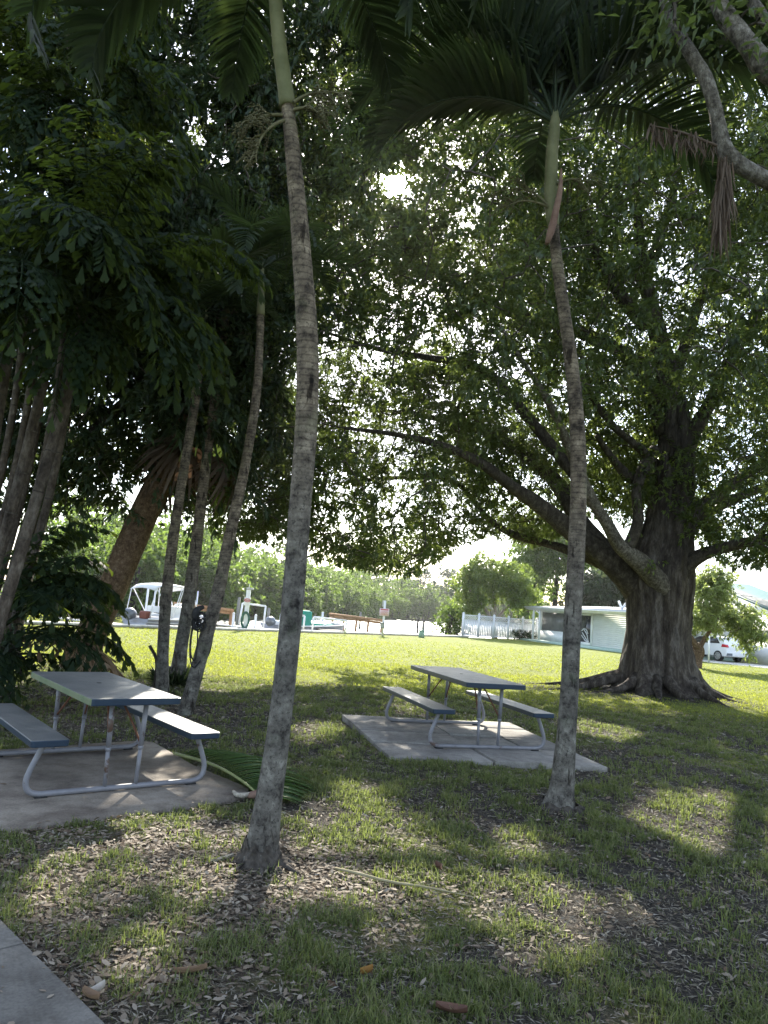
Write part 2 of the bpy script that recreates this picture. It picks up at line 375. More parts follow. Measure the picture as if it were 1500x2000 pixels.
def tube_arr(P, rad, seg=8, cap=True, mod=None):
    """tube along P; rad scalar / per ring; mod(i_array, theta) multiplies radius"""
    P = np.asarray(P, dtype=float); n = len(P); rad = np.broadcast_to(np.asarray(rad, dtype=float), (n,))
    T = nrm(np.gradient(P, axis=0))
    ref = np.array([0, 0, 1.0]) if abs(T[0][2]) < .9 else np.array([1.0, 0, 0])
    A = np.zeros((n, 3)); a = nrm(np.cross(ref, T[0]))
    for i in range(n):
        a = nrm(a - T[i] * (a @ T[i])); A[i] = a
    B = np.cross(T, A)
    th = np.linspace(0, 2 * PI, seg, endpoint=False)
    rr = rad[:, None] * np.ones((1, seg))
    if mod is not None: rr = rr * mod(np.arange(n)[:, None], th[None, :])
    V = P[:, None, :] + rr[..., None] * (np.cos(th)[None, :, None] * A[:, None, :] + np.sin(th)[None, :, None] * B[:, None, :])
    V = V.reshape(-1, 3)
    i, j = np.meshgrid(np.arange(n - 1), np.arange(seg), indexing='ij')
    a0 = i * seg + j; a1 = i * seg + (j + 1) % seg
    Q = np.stack([a0, a1, a1 + seg, a0 + seg], -1).reshape(-1, 4)
    tris = np.zeros((0, 3), dtype=int)
    if cap:
        V = np.vstack([V, P[0], P[-1]]); k = len(V) - 2
        j = np.arange(seg)
        t1 = np.stack([np.full(seg, k), (j + 1) % seg, j], -1)
        o = (n - 1) * seg
        t2 = np.stack([np.full(seg, k + 1), o + j, o + (j + 1) % seg], -1)
        tris = np.vstack([t1, t2])
    return V, Q, tris
class MB:
    """collects shapes and links them as one mesh object"""
    def __init__(s): s.V = []; s.Q = []; s.T = []; s.n = 0
    def add(s, V, Q=None, T=None):
        V = np.asarray(V, dtype=float); s.V.append(V)
        if Q is not None and len(Q): s.Q.append(np.asarray(Q) + s.n)
        if T is not None and len(T): s.T.append(np.asarray(T) + s.n)
        s.n += len(V); return s
    def box(s, c, size, rz=0.0, rx=0.0, ry=0.0):
        x, y, z = np.asarray(size) / 2
        V = np.array([[-x, -y, -z], [x, -y, -z], [x, y, -z], [-x, y, -z], [-x, -y, z], [x, -y, z], [x, y, z], [-x, y, z]])
        if rz or rx or ry:
            m = np.array(Matrix.Rotation(rz, 3, 'Z') @ Matrix.Rotation(ry, 3, 'Y') @ Matrix.Rotation(rx, 3, 'X')); V = V @ m.T
        return s.add(V + np.asarray(c), [[0, 3, 2, 1], [4, 5, 6, 7], [0, 1, 5, 4], [1, 2, 6, 5], [2, 3, 7, 6], [3, 0, 4, 7]])
    def beam(s, a, b, w, h):
        a = np.asarray(a, float); b = np.asarray(b, float); d = nrm(b - a)
        side = nrm(np.cross(d, [0, 0, 1])) if abs(d[2]) < .99 else np.array([1.0, 0, 0])
        up = np.cross(side, d)
        V = [p + side * sx * w / 2 + up * sz * h / 2 for p in (a, b) for sx, sz in ((-1, -1), (1, -1), (1, 1), (-1, 1))]
        return s.add(V, [[0, 1, 2, 3], [7, 6, 5, 4], [0, 4, 5, 1], [1, 5, 6, 2], [2, 6, 7, 3], [3, 7, 4, 0]])
    def tube(s, P, r, seg=8, n=None, cap=True):
        P = np.asarray(P, float)
        if n: P = catmull(P, n)
        rr = r
        if np.ndim(r) and len(r) != len(P): rr = np.interp(np.linspace(0, 1, len(P)), np.linspace(0, 1, len(r)), r)
        return s.add(*tube_arr(P, rr, seg, cap))
    def prism(s, poly, z0, z1):
        p = np.asarray(poly, float)[:, :2]; n = len(p)
        V = np.vstack([np.c_[p, np.full(n, z0)], np.c_[p, np.full(n, z1)], [[*p.mean(0), z0], [*p.mean(0), z1]]])
        j = np.arange(n); k = (j + 1) % n
        s.add(V, np.stack([j, k, k + n, j + n], -1), np.vstack([np.stack([np.full(n, 2 * n + 1), j + n, k + n], -1), np.stack([np.full(n, 2 * n), k, j], -1)]))
        return s
    def build(s, name, m, parent=None, smooth=False, bevel=0):
        V = np.vstack(s.V); fs = []
        if s.Q: fs.append(np.vstack(s.Q))
        if s.T: fs.append(np.vstack(s.T))
        o = np_mesh(name, V, fs, m, parent, smooth)
        if bevel:
            bm = bmesh.new(); bm.from_mesh(o.data)
            bmesh.ops.bevel(bm, geom=[e for e in bm.edges if len(e.link_faces) == 2 and e.calc_face_angle(0) > .6], offset=bevel, segments=2, affect='EDGES', profile=.6)
            bm.to_mesh(o.data); bm.free()
        return o
def leaf_arr(P, D, N, Ln, Wd, fold=.22, droop=.12):
    """folded two-triangle leaves"""
    D = nrm(D); Bt = nrm(np.cross(D, N)); N2 = np.cross(Bt, D)
    Ln = np.asarray(Ln)[:, None]; Wd = np.asarray(Wd)[:, None]
    mid = P + D * Ln * .45
    v = np.stack([P, mid + Bt * Wd * .5 + N2 * Wd * fold, P + D * Ln - N2 * Ln * droop, mid - Bt * Wd * .5 + N2 * Wd * fold], 1)
    n = len(P); b = (np.arange(n) * 4)[:, None]
    T = np.concatenate([b + [0, 1, 2], b + [0, 2, 3]], 0)
    return v.reshape(-1, 3), T
def rand_dir(n, g=rng):
    return nrm(g.normal(size=(n, 3)))

# ------------------------------------------------------------------ ground
A_ = gnd(200, 1224)[:2]; B_ = gnd(905, 1245)[:2]
SU = (B_ - A_) / np.linalg.norm(B_ - A_)         # along the seawall
SV = np.array([-SU[1], SU[0]])                   # out over the canal
def suv(p): q = np.asarray(p)[..., :2] - A_; return q @ SU, q @ SV
BIG = gnd(1278, 1358)                            # foot of the big tree
BIGY = BIG[1]
P1 = gnd(508, 1692); P2 = gnd(1094, 1590)
def gz(x, y):
    x = np.asarray(x, float); y = np.asarray(y, float)
    z = .018 * np.sin(x * 1.3 + .7) * np.cos(y * .9) + .012 * np.sin(x * 3.1 + y * 2.3)
    z = z * np.clip((30 - np.hypot(x, y)) / 20, 0, 1)
    z = z + .16 * np.exp(-((x - BIG[0]) ** 2 + (y - BIG[1]) ** 2) / 4.5)
    z = z + .068 * np.exp(-(((x - 1.2) / 2.6) ** 2 + ((y - 9.2) / 2.6) ** 2) ** 2)
    for p in (P1, P2): z = z + .012 * np.exp(-((x - p[0]) ** 2 + (y - p[1]) ** 2) / .12)
    return z
def blob(x, y, px, py, r, ry=None):
    c = gnd(px, py); return np.exp(-(((x - c[0]) / r) ** 2 + ((y - c[1]) / (ry or r)) ** 2))
def vnoise(x, y, s, off=0.0):
    f = lambda a, b: mn.noise(Vector((a * s + off, b * s - off, off)))
    return np.frompyfunc(f, 2, 1)(x, y).astype(float)
def bare_f(x, y, base=.12):
    x = np.asarray(x, float); y = np.asarray(y, float)
    v = .95 * blob(x, y, 1420, 1770, .95, .7) + .9 * blob(x, y, 1480, 1900, .6, .5) + .7 * blob(x, y, 1160, 1830, .3, .3) + .6 * blob(x, y, 860, 1580, .5, .4)
    v += .8 * np.exp(-((x - BIG[0]) ** 2 / 9 + (y - BIG[1] + .4) ** 2 / 5)) + .8 * blob(x, y, 1094, 1600, .4) + .6 * blob(x, y, 720, 1345, 1.2, .8)
    v += .7 * blob(x, y, 350, 1400, 1.2, 1.4) + .5 * blob(x, y, 900, 1330, 2.5, .8) + .5 * blob(x, y, 1300, 1520, 1.0, .8)
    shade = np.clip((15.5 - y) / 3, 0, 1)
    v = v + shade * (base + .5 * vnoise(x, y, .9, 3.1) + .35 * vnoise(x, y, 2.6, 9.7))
    return np.clip(v, 0, 1)
def litter_f(x, y):
    x = np.asarray(x, float); y = np.asarray(y, float)
    v = .95 * blob(x, y, 480, 1720, .9, .75) + .9 * blob(x, y, 220, 1750, .8, .7) + .6 * blob(x, y, 120, 1860, .5, .5) + .55 * blob(x, y, 420, 1870, .55, .4)
    v += .8 * blob(x, y, 110, 1390, 2.0, 1.5) + .45 * blob(x, y, 680, 1700, .5, .4) + .4 * blob(x, y, 300, 1640, 1.2, .5)
    v += np.clip((6 - y) / 3, 0, 1) * .3 * vnoise(x, y, 1.4, 5.5)
    return np.clip(v, 0, 1)
us = np.concatenate([-np.geomspace(900, 31, 14), np.arange(-30, 30.01, 1.5), np.geomspace(32, 1200, 16)])
vs = np.concatenate([-np.geomspace(1200, 41, 12), np.arange(-40, 0.01, 1.0)])
# lawn sheet in seawall axes, coarse; a finer sheet of the same ground lies within it near the camera
fx = np.concatenate([[-600, -300, -120, -60, -30], np.arange(-18, 18.01, .3), [24, 40, 80, 160, 400, 780]])
fy = np.concatenate([[-380, -200, -80, -30, -10, -3], np.arange(-1, 26.01, .3), np.arange(27, 75, 1.5), [90, 130, 200, 320]])
GX, GY = np.meshgrid(fx, fy, indexing='ij')
gu, gv = suv(np.stack([GX, GY], -1))
# pull the vertices that lie over the canal back on to the seawall line
over = gv > 0
GX2 = np.where(over, GX - gv * SV[0], GX); GY2 = np.where(over, GY - gv * SV[1], GY)
GZ = np.where(over, 0, gz(GX2, GY2))
n0, n1 = GX.shape
ii, jj = np.meshgrid(np.arange(n0 - 1), np.arange(n1 - 1), indexing='ij')
q = np.stack([ii * n1 + jj, (ii + 1) * n1 + jj, (ii + 1) * n1 + jj + 1, ii * n1 + jj + 1], -1).reshape(-1, 4)
ov = over.ravel()
q = q[~(ov[q].all(1))]
gVv = np.stack([GX2, GY2, GZ], -1).reshape(-1, 3)
inner = (np.abs(GX2) < 30) & (GY2 < 30) & (GY2 > -5)
ba = np.zeros_like(GX2); lt = np.zeros_like(GX2)
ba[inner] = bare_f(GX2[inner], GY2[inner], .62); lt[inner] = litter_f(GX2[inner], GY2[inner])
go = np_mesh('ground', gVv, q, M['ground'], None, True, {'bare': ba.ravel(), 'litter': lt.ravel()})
tag(go, 'sunlit lawn and shaded worn turf under the trees', kind='structure')

wmb = MB().add([[-800, -380, -1.2], [800, -380, -1.2], [800, 1200, -1.2], [-800, 1200, -1.2]], [[0, 1, 2, 3]])
# wind chop on the reach of canal that is in view
wxs = np.arange(-16, 84.1, .5); wys = np.concatenate([np.arange(54, 150, .5), np.arange(150, 226, .8)])
WX, WY = np.meshgrid(wxs, wys, indexing='ij'); gw_ = np.random.default_rng(77); WZ = np.zeros_like(WX)
for k in range(26):
    a_ = gw_.normal(1.2, .75); lam = gw_.uniform(1.3, 4.5); kk = 2 * PI / lam
    WZ += .008 * lam * np.sin(kk * (WX * math.cos(a_) + WY * math.sin(a_)) + gw_.uniform(0, 6.3))
na, nb2 = WX.shape; ii, jj = np.meshgrid(np.arange(na - 1), np.arange(nb2 - 1), indexing='ij')
wq = np.stack([ii * nb2 + jj, (ii + 1) * nb2 + jj, (ii + 1) * nb2 + jj + 1, ii * nb2 + jj + 1], -1).reshape(-1, 4)
wu, wv_ = suv(np.stack([WX, WY], -1)); cv_ = wv_.ravel() > .4
wq = wq[cv_[wq].all(1)]
wmb.add(np.stack([WX, WY, -1.05 + WZ], -1).reshape(-1, 3), wq)
wv = wmb.build('water', M['water'], None, True)
tag(wv, 'glittering canal water beyond the seawall', kind='structure')
BANK = [(-400, -200), (-70, 5), (-45, 32), (-24, 62), (-17, 82), (-11.5, 105), (-6, 132), (-0.5, 160), (6, 182), (22, 205), (60, 222), (160, 235), (790, 240), (790, 1190), (-790, 1190), (-790, -200)]
bmb = MB(); fr_ = BANK[:13]
for (xa_, ya_), (xb_, yb2) in zip(fr_[:-1], fr_[1:]):
    bmb.add([[-790, ya_, -.75], [xa_, ya_, -.75], [xb_, yb2, -.75], [-790, yb2, -.75]], [[0, 1, 2, 3]])
    bmb.add([[xa_, ya_, -.75], [xa_, ya_, -1.6], [xb_, yb2, -1.6], [xb_, yb2, -.75]], [[0, 1, 2, 3]])
bmb.add([[-790, 240, -.75], [790, 240, -.75], [790, 1190, -.75], [-790, 1190, -.75]], [[0, 1, 2, 3]])
tag(bmb.build('far_bank', M['bank']), 'low wooded bank on the far side of the canal', kind='structure')

def sw(u, v, z=0.0): p = A_ + SU * u + SV * v; return np.array([p[0], p[1], z])
sm = MB(); sm.box((0, 0, 0), (1, 1, 1)); sm = MB()
uu0, uu1 = -60.0, 29.0
sm.beam(sw(uu0, .16, -.62), sw(uu1, .16, -.62), .3, 1.3)
wall = thing('seawall', 'pale concrete seawall along the lawn edge by the canal', 'seawall', (0, 0, 0))
sm.build('wall', M['greywood'], wall)
cp = MB(); cp.beam(sw(uu0, .12, .075), sw(uu1, .12, .075), .5, .09); cp.build('cap', M['seawall'], wall)

# concrete pads
pad_px = [(-420, 1478), (0, 1464), (276, 1446), (300, 1450), (336, 1470), (377, 1494), (430, 1516), (470, 1532), (486, 1542), (478, 1551), (336, 1577), (150, 1600), (0, 1619), (-420, 1655)]
PADZ = .03
pad = [gnd(x, y, PADZ) for x, y in pad_px]
tag(MB().prism(pad[::-1], -.12, PADZ).build('concrete_pad', M['concrete']), 'stained round-cornered concrete pad under the left picnic table', kind='structure')
SLZ = .12
c00, c10, c11, c01 = [gnd(x, y, SLZ) for x, y in ((666, 1395), (996, 1411), (1190, 1498), (760, 1477))]   # far-left, far-right, near-right, near-left
slabs = thing('paved_pad', 'raised pad of concrete slabs under the right picnic table', 'paving', (*((c00 + c11) / 2)[:2], 0))
slabs['kind'] = 'structure'
off = np.array(slabs.location)
cs = [0, .47, .76, 1.0]; rs = [0, .2, .44, .70, 1.0]
def bil(s, t): return (c00 * (1 - s) + c10 * s) * (1 - t) + (c01 * (1 - s) + c11 * s) * t
g = .019
for a in range(3):
    for b_ in range(4):
        s0, s1, t0, t1 = cs[a], cs[a + 1], rs[b_], rs[b_ + 1]
        pl = [bil(s0, t0), bil(s1, t0), bil(s1, t1), bil(s0, t1)]
        cen = sum(pl) / 4
        pl = [p + (cen - p) / np.linalg.norm(cen - p) * g - off for p in pl]
        dz = rng.uniform(-.012, .008)
        MB().prism(pl[::-1] if False else pl, -.03, SLZ + dz).build('slab', M['slab'], slabs, bevel=.006)
# walkway at the lower left
wa = gnd(0, 1796, .03); wb = gnd(206, 2000, .03); wd = (wb - wa) / np.linalg.norm(wb - wa); wn = np.array([-wd[1], wd[0], 0]);
if wn[0] > 0: wn = -wn
walk = thing('walkway', 'grey concrete walkway of jointed slabs at the lower left', 'walkway', (*wa[:2], 0)); walk['kind'] = 'structure'
off = np.array(walk.location)
for k in range(-3, 4):
    for r_ in range(2):
        a0 = wa + wd * (k * .92 + .30); a1 = a0 + wd * .92
        b0, b1 = r_ * .62, (r_ + 1) * .62
        pl = [a0 + wn * b0 + wd * .006, a1 + wn * b0 - wd * .006, a1 + wn * (b1 - .008) - wd * .006, a0 + wn * (b1 - .008) + wd * .006]
        if ((pl[1] - pl[0])[0] * (pl[2] - pl[1])[1] - (pl[1] - pl[0])[1] * (pl[2] - pl[1])[0]) < 0: pl = pl[::-1]
        MB().prism([p - off for p in pl], -.08, .03 + rng.uniform(-.003, .003)).build('slab', M['walk'], walk, bevel=.004)

# ------------------------------------------------------------------ tree machinery
HOLES = []      # gaps in the canopy: (ground point, radius)
def add_hole(px, py, r): HOLES.append((gnd(px, py), r * 1.2))
for h in ((120, 1690, .30), (200, 1685, .16), (340, 1665, .3), (430, 1700, .30), (690, 1690, .34), (60, 1780, .12), (1040, 1775, .34), (800, 1710, .22), (720, 1600, .22), (730, 1655, .2), (560, 1745, .16), (250, 1885, .14),
          (780, 1640, .16), (960, 1440, .42), (1010, 1450, .22), (240, 1570, .3), (300, 1480, .14), (1180, 1430, .55), (1460, 1590, .4), (1350, 1620, .38), (560, 1320, .9), (430, 1330, .8), (800, 1380, .3), (620, 1440, .3), (1250, 1780, .12), (700, 1560, .2), (1020, 1650, .18)):
    add_hole(*h)
for q_ in ((150, 1235, 8.6, .42), (115, 1280, 8.8, .35), (110, 262, 8.4, .34), (60, 230, 8.4, .3), (115, 610, 8.1, .32), (205, 630, 8.2, .25)): HOLES.append((at(*q_[:3]), q_[3]))
SUNPX, SUNPY, _ = proj(CAM + SUN * 50)
def hole_ok(P, margin=0.0, sunr=42):
    ok = np.ones(len(P), bool)
    for g_, r_ in HOLES:
        q_ = P - g_; d_ = np.linalg.norm(q_ - (q_ @ SUN)[:, None] * SUN, axis=1)
        ok &= d_ > r_ + margin
    x, y, z = proj(P)
    ok &= ~((np.hypot(x - SUNPX, y - SUNPY) < sunr) & (z > 0))
    return ok
class Skeleton:
    def __init__(s): s.P = []; s.par = []; s.end = []
    def path(s, P):
        for p in P: s.P.append(np.asarray(p)); s.par.append(-1)
def grow(skel, targets, rmin=.006, k=.0075, ex=.42, sag=.1, maxr=.09, seg=4, g=rng):
    """branchlets from the skeleton to every target; radius grows with what a branch carries"""
    base = len(skel.P)
    pts = np.array(skel.P); par = [-1] * base
    d0 = np.array([np.min(np.linalg.norm(pts - t, axis=1)) for t in targets])
    order = np.argsort(d0)
    cap = base + len(targets) * 3
    buf = np.zeros((cap, 3)); buf[:base] = pts; n = base
    chains = []
    for i in order:
        t = targets[i]
        d = np.linalg.norm(buf[:n] - t, axis=1)
        j = int(np.argmin(d)); a = buf[j]
        dist = d[j]
        m1 = a + (t - a) * .4 + g.normal(size=3) * dist * .09 + [0, 0, sag * dist]
        m2 = a + (t - a) * .75 + g.normal(size=3) * dist * .07 + [0, 0, sag * dist * .8]
        buf[n], buf[n + 1], buf[n + 2] = m1, m2, t
        par += [j, n, n + 1]; chains.append((j, n)); n += 3
    cnt = np.ones(n)
    for i in range(n - 1, base - 1, -1):
        if par[i] >= 0: cnt[par[i]] += cnt[i] / 3
    rad = np.minimum(rmin + k * cnt ** ex, maxr)
    mb = MB()
    for j, s0 in chains:
        P = np.array([buf[j], buf[s0], buf[s0 + 1], buf[s0 + 2]])
        rr = [min(rad[s0] * 1.15, rad[j] if j >= base else 9), rad[s0], rad[s0 + 1], rad[s0 + 2]]
        mb.add(*tube_arr(P, rr, seg, False))
    return mb
def spray(centres, per, sig, Lr, Wr, down=.35, g=rng, outc=None, flat=.75, nt=7):
    """leaf sprays: every centre carries a few twiglets with leaves set along them"""
    n = len(centres); pt = max(1, per // nt)
    sg = sig * g.uniform(.6, 1.3, n)
    td = nrm(g.normal(size=(n, nt, 3)) * [1, 1, flat] + [0, 0, -.12])
    st = centres[:, None, :] + g.normal(size=(n, nt, 3)) * sg[:, None, None] * .55
    u = g.uniform(0, 1, (n, nt, pt)); ln = sg[:, None, None] * g.uniform(.9, 2.1, (n, nt, 1))
    P = st[:, :, None, :] + td[:, :, None, :] * (u * ln)[..., None] + g.normal(size=(n, nt, pt, 3)) * .035 * (sig / .42)
    P[..., 2] -= .25 * (u * ln) ** 2
    D = td[:, :, None, :] * .75 + nrm(g.normal(size=(n, nt, pt, 3))) * .75; D[..., 2] -= down
    P = P.reshape(-1, 3); D = nrm(D.reshape(-1, 3))
    N = rand_dir(len(P), g) * .6; N[:, 2] += .8
    Ln = g.uniform(*Lr, len(P)); Wd = Ln * g.uniform(*Wr, len(P))
    return P, D, N, Ln, Wd
def px_path(pts):
    return np.array([at(x, y, Y) for x, y, Y in pts])
def limb_tube(pts, wpx, n=22, seg=10, wob=.06):
    """limb through (px, py, depth) with widths in photo pixels"""
    P = catmull(px_path(pts), n)
    w = np.interp(np.linspace(0, 1, n), np.linspace(0, 1, len(wpx)), wpx)
    r = w / 2 / F * P[:, 1]
    ph = rng.uniform(0, 6, 4)
    mod = lambda i, th: 1 + wob * np.sin(2 * th + i * .5 + ph[0]) + wob * .7 * np.sin(3 * th - i * .8 + ph[1]) + wob * .6 * np.sin(i * 1.3 + ph[2])
    return P, r, tube_arr(P, r, seg, True, mod)

# ------------------------------------------------------------------ the big tree
def below_mask(P, pts):
    x, y, z = proj(P)
    xs, ys = zip(*pts)
    return y < np.interp(x, xs, ys)
BY = BIGY
big = thing('shade_tree', 'massive old shade tree with fluted dark trunk, spreading limbs and surface roots', 'tree', BIG)
bo = BIG.copy()
sil = [(1372, 1192, 1392), (1350, 1200, 1380), (1335, 1207, 1364), (1315, 1212, 1351), (1290, 1217, 1344), (1260, 1223, 1341), (1225, 1227, 1339), (1180, 1226, 1342), (1140, 1220, 1346), (1110, 1222, 1346),
       (1085, 1235, 1347), (1050, 1252, 1348), (1000, 1268, 1350), (950, 1277, 1352), (900, 1284, 1354), (850, 1289, 1351), (800, 1290, 1344), (740, 1281, 1328), (680, 1272, 1312), (600, 1256, 1288), (500, 1240, 1264), (380, 1234, 1250), (250, 1240, 1252), (120, 1250, 1258)]
cl = np.array([at((l + r_) / 2, y, BY) for y, l, r_ in sil]); rd = np.array([(r_ - l) / 2 / F * BY for y, l, r_ in sil])
nR = 120
tt = np.concatenate([np.linspace(0, 10, 84), np.linspace(10.3, len(sil) - 1, 50)])
CP = np.array([np.interp(tt, np.arange(len(sil)), cl[:, k]) for k in range(3)]).T; CRd = np.interp(tt, np.arange(len(sil)), rd)
seg = 132; th = np.linspace(0, 2 * PI, seg, endpoint=False)
zz = CP[:, 2]
flare = np.clip((1.15 - zz) / 1.15, 0, 1)
TV = []
for i in range(len(CP)):
    cx, cy = np.cos(th), np.sin(th)
    zi = zz[i]; lobes = .05 * np.cos(5 * th + .6) + .035 * np.cos(7 * th + 2 + .3 * zi) + .03 * np.cos(3 * th + 1.0 + zi * .4)
    lob = flare[i] ** 1.5 * (.20 * np.cos(6 * th + .4) + .12 * np.cos(9 * th + 1.3))
    fis = np.array([mn.noise(Vector((c_ * 6.5, s_ * 6.5, zi * 1.1 + 5))) for c_, s_ in zip(cx, cy)])
    fis2 = np.array([mn.noise(Vector((c_ * 17, s_ * 17, zi * 3.2 + 1))) for c_, s_ in zip(cx, cy)])
    ridg = (1 - np.abs(fis) * 2.6) * .045 + fis2 * .02
    fade = np.clip((9.0 - zi) / 3, .25, 1)
    r_ = CRd[i] * (1 + lobes * fade + lob) + ridg * fade * min(1, CRd[i] / .5)
    TV.append(np.stack([CP[i, 0] + r_ * cx, CP[i, 1] + r_ * cy, np.full(seg, zi)], -1))
TV = np.array(TV).reshape(-1, 3)
i_, j_ = np.meshgrid(np.arange(len(CP) - 1), np.arange(seg), indexing='ij')
a0 = i_ * seg + j_; a1 = i_ * seg + (j_ + 1) % seg
TQ = np.stack([a0, a1, a1 + seg, a0 + seg], -1).reshape(-1, 4)
TV[:seg, 2] -= .15
np_mesh('trunk', TV - bo, TQ, M['big_bark'], big, True)
for k in range(13):
    a = k / 13 * 2 * PI + rng.uniform(-.2, .2)
    ln = rng.uniform(.7, 1.6) if math.sin(a) < .3 else rng.uniform(.6, 1.1)
    if abs(a - PI) < .25: ln = 2.6
    rr0 = rd[0] * .66
    P = []
    for s_ in np.linspace(0, 1, 7):
        q_ = BIG[:2] + np.array([math.cos(a + .25 * s_ * math.sin(k * 2.1)), math.sin(a + .25 * s_ * math.sin(k * 2.1))]) * (rr0 + s_ * ln)
        zt = gz(q_[0], q_[1])
        P.append([q_[0], q_[1], zt + .30 * (1 - s_) ** 2.6 - .035 * s_ + .01])
    P = catmull(P, 16); rr = .025 + .125 * (1 - np.linspace(0, 1, 16)) ** 1.4
    v_, q_, t_ = tube_arr(P, rr, 10, True, lambda i, t2: 1 + .14 * np.sin(3 * t2 + i * .6 + k) + .08 * np.sin(5 * t2 - i))
    np_mesh('root', v_ - bo, [q_, t_], M['big_bark'], big, True)
limbs = [
    # the long left limbs
    ([(1262, 1165, BY), (1215, 1118, BY - .25), (1160, 1068, BY - .5), (1108, 1030, BY - .7), (1050, 985, BY - 1.0), (1000, 950, BY - 1.3), (940, 905, BY - 1.7), (868, 872, BY - 2.2), (780, 850, BY - 2.7), (673, 836, BY - 3.1)], (66, 54, 46, 36, 30, 26, 20, 15, 11, 7)),
    ([(1180, 1080, BY - .4), (1125, 1005, BY + .3), (1075, 930, BY + .9), (1000, 872, BY + 1.5), (930, 838, BY + 2.0), (840, 815, BY + 2.4), (740, 800, BY + 2.7)], (42, 34, 28, 22, 16, 11, 7)),
    ([(1235, 1138, BY), (1190, 1105, BY + .5), (1107, 1074, BY + 1.1), (1062, 1060, BY + 1.4), (1000, 1043, BY + 1.9), (950, 1010, BY + 2.4), (883, 938, BY + 3.0), (777, 933, BY + 3.5), (650, 945, BY + 3.8)], (36, 30, 18, 16, 14, 12, 10, 8, 5)),
    # grey front limb out of the knot and its fork
    ([(1332, 1188, BY + .05), (1306, 1153, BY - .46), (1283, 1132, BY - .68), (1250, 1098, BY - .95), (1213, 1070, BY - 1.1), (1187, 1025, BY - 1.3), (1150, 965, BY - 1.6), (1118, 890, BY - 1.9), (1080, 800, BY - 2.3), (1030, 720, BY - 2.7), (980, 640, BY - 3.1)], (36, 44, 40, 36, 30, 25, 23, 19, 15, 11, 6)),
    ([(1226, 1075, BY - 1.05), (1246, 1017, BY - 1.1), (1243, 965, BY - 1.0), (1256, 915, BY - .9), (1266, 893, BY - .8), (1233, 862, BY - 1.0), (1198, 832, BY - 1.3), (1140, 752, BY - 1.8), (1100, 660, BY - 2.2)], (24, 22, 20, 21, 19, 16, 14, 11, 7)),
    ([(1280, 880, BY - .2), (1240, 935, BY - .6), (1200, 900, BY - .9), (1165, 850, BY - 1.3)], (26, 22, 16, 10)),
    # high left limbs
    ([(1300, 850, BY), (1270, 760, BY + .4), (1215, 690, BY + .9), (1110, 640, BY + 1.5), (1000, 612, BY + 2.1), (900, 560, BY + 2.7), (800, 500, BY + 3.3)], (40, 34, 28, 24, 19, 13, 7)),
    ([(1150, 965, BY - 1.6), (1060, 850, BY - 1.2), (985, 760, BY - .9), (933, 717, BY - .7), (847, 700, BY - .5), (740, 682, BY - .2), (640, 650, BY)], (24, 22, 18, 16, 13, 10, 6)),
    ([(1262, 640, BY), (1190, 545, BY - .6), (1140, 440, BY - 1.2), (1060, 330, BY - 1.8), (980, 220, BY - 2.3)], (30, 24, 18, 13, 7)),
    ([(1255, 560, BY), (1300, 430, BY + .6), (1330, 300, BY + 1.2), (1350, 150, BY + 1.8)], (24, 18, 13, 8)),
    # right limbs
    ([(1318, 1165, BY - .2), (1338, 1110, BY - .4), (1372, 1084, BY - .7), (1440, 1063, BY - 1.2), (1510, 1050, BY - 1.7), (1600, 1020, BY - 2.2), (1720, 980, BY - 2.7)], (40, 32, 26, 22, 19, 15, 8)),
    ([(1335, 1025, BY), (1352, 1006, BY + .1), (1400, 968, BY + .4), (1450, 932, BY + .8), (1505, 888, BY + 1.2), (1600, 800, BY + 1.8)], (40, 34, 26, 20, 16, 9)),
    ([(1340, 1040, BY + .2), (1378, 1003, BY + .7), (1430, 976, BY + 1.2), (1510, 944, BY + 1.8), (1620, 900, BY + 2.6)], (30, 24, 20, 17, 9)),
    ([(1330, 900, BY), (1352, 850, BY - .2), (1385, 790, BY - .5), (1430, 700, BY - .9), (1490, 590, BY - 1.4), (1560, 470, BY - 1.9)], (38, 32, 26, 20, 15, 8)),
    ([(1310, 760, BY + .2), (1350, 640, BY + .6), (1390, 520, BY + 1.0), (1440, 400, BY + 1.4)], (28, 22, 16, 9)),
]
sk = Skeleton()
sk.path(CP[84:])
for k, (pts, w) in enumerate(limbs):
    P, r_, (v_, q_, t_) = limb_tube(pts, w, 30, 12)
    np_mesh('limb', v_ - bo, [q_, t_], M['grey_bark' if k == 3 else 'limb_bark'], big, True)
    sk.path(P[6:])
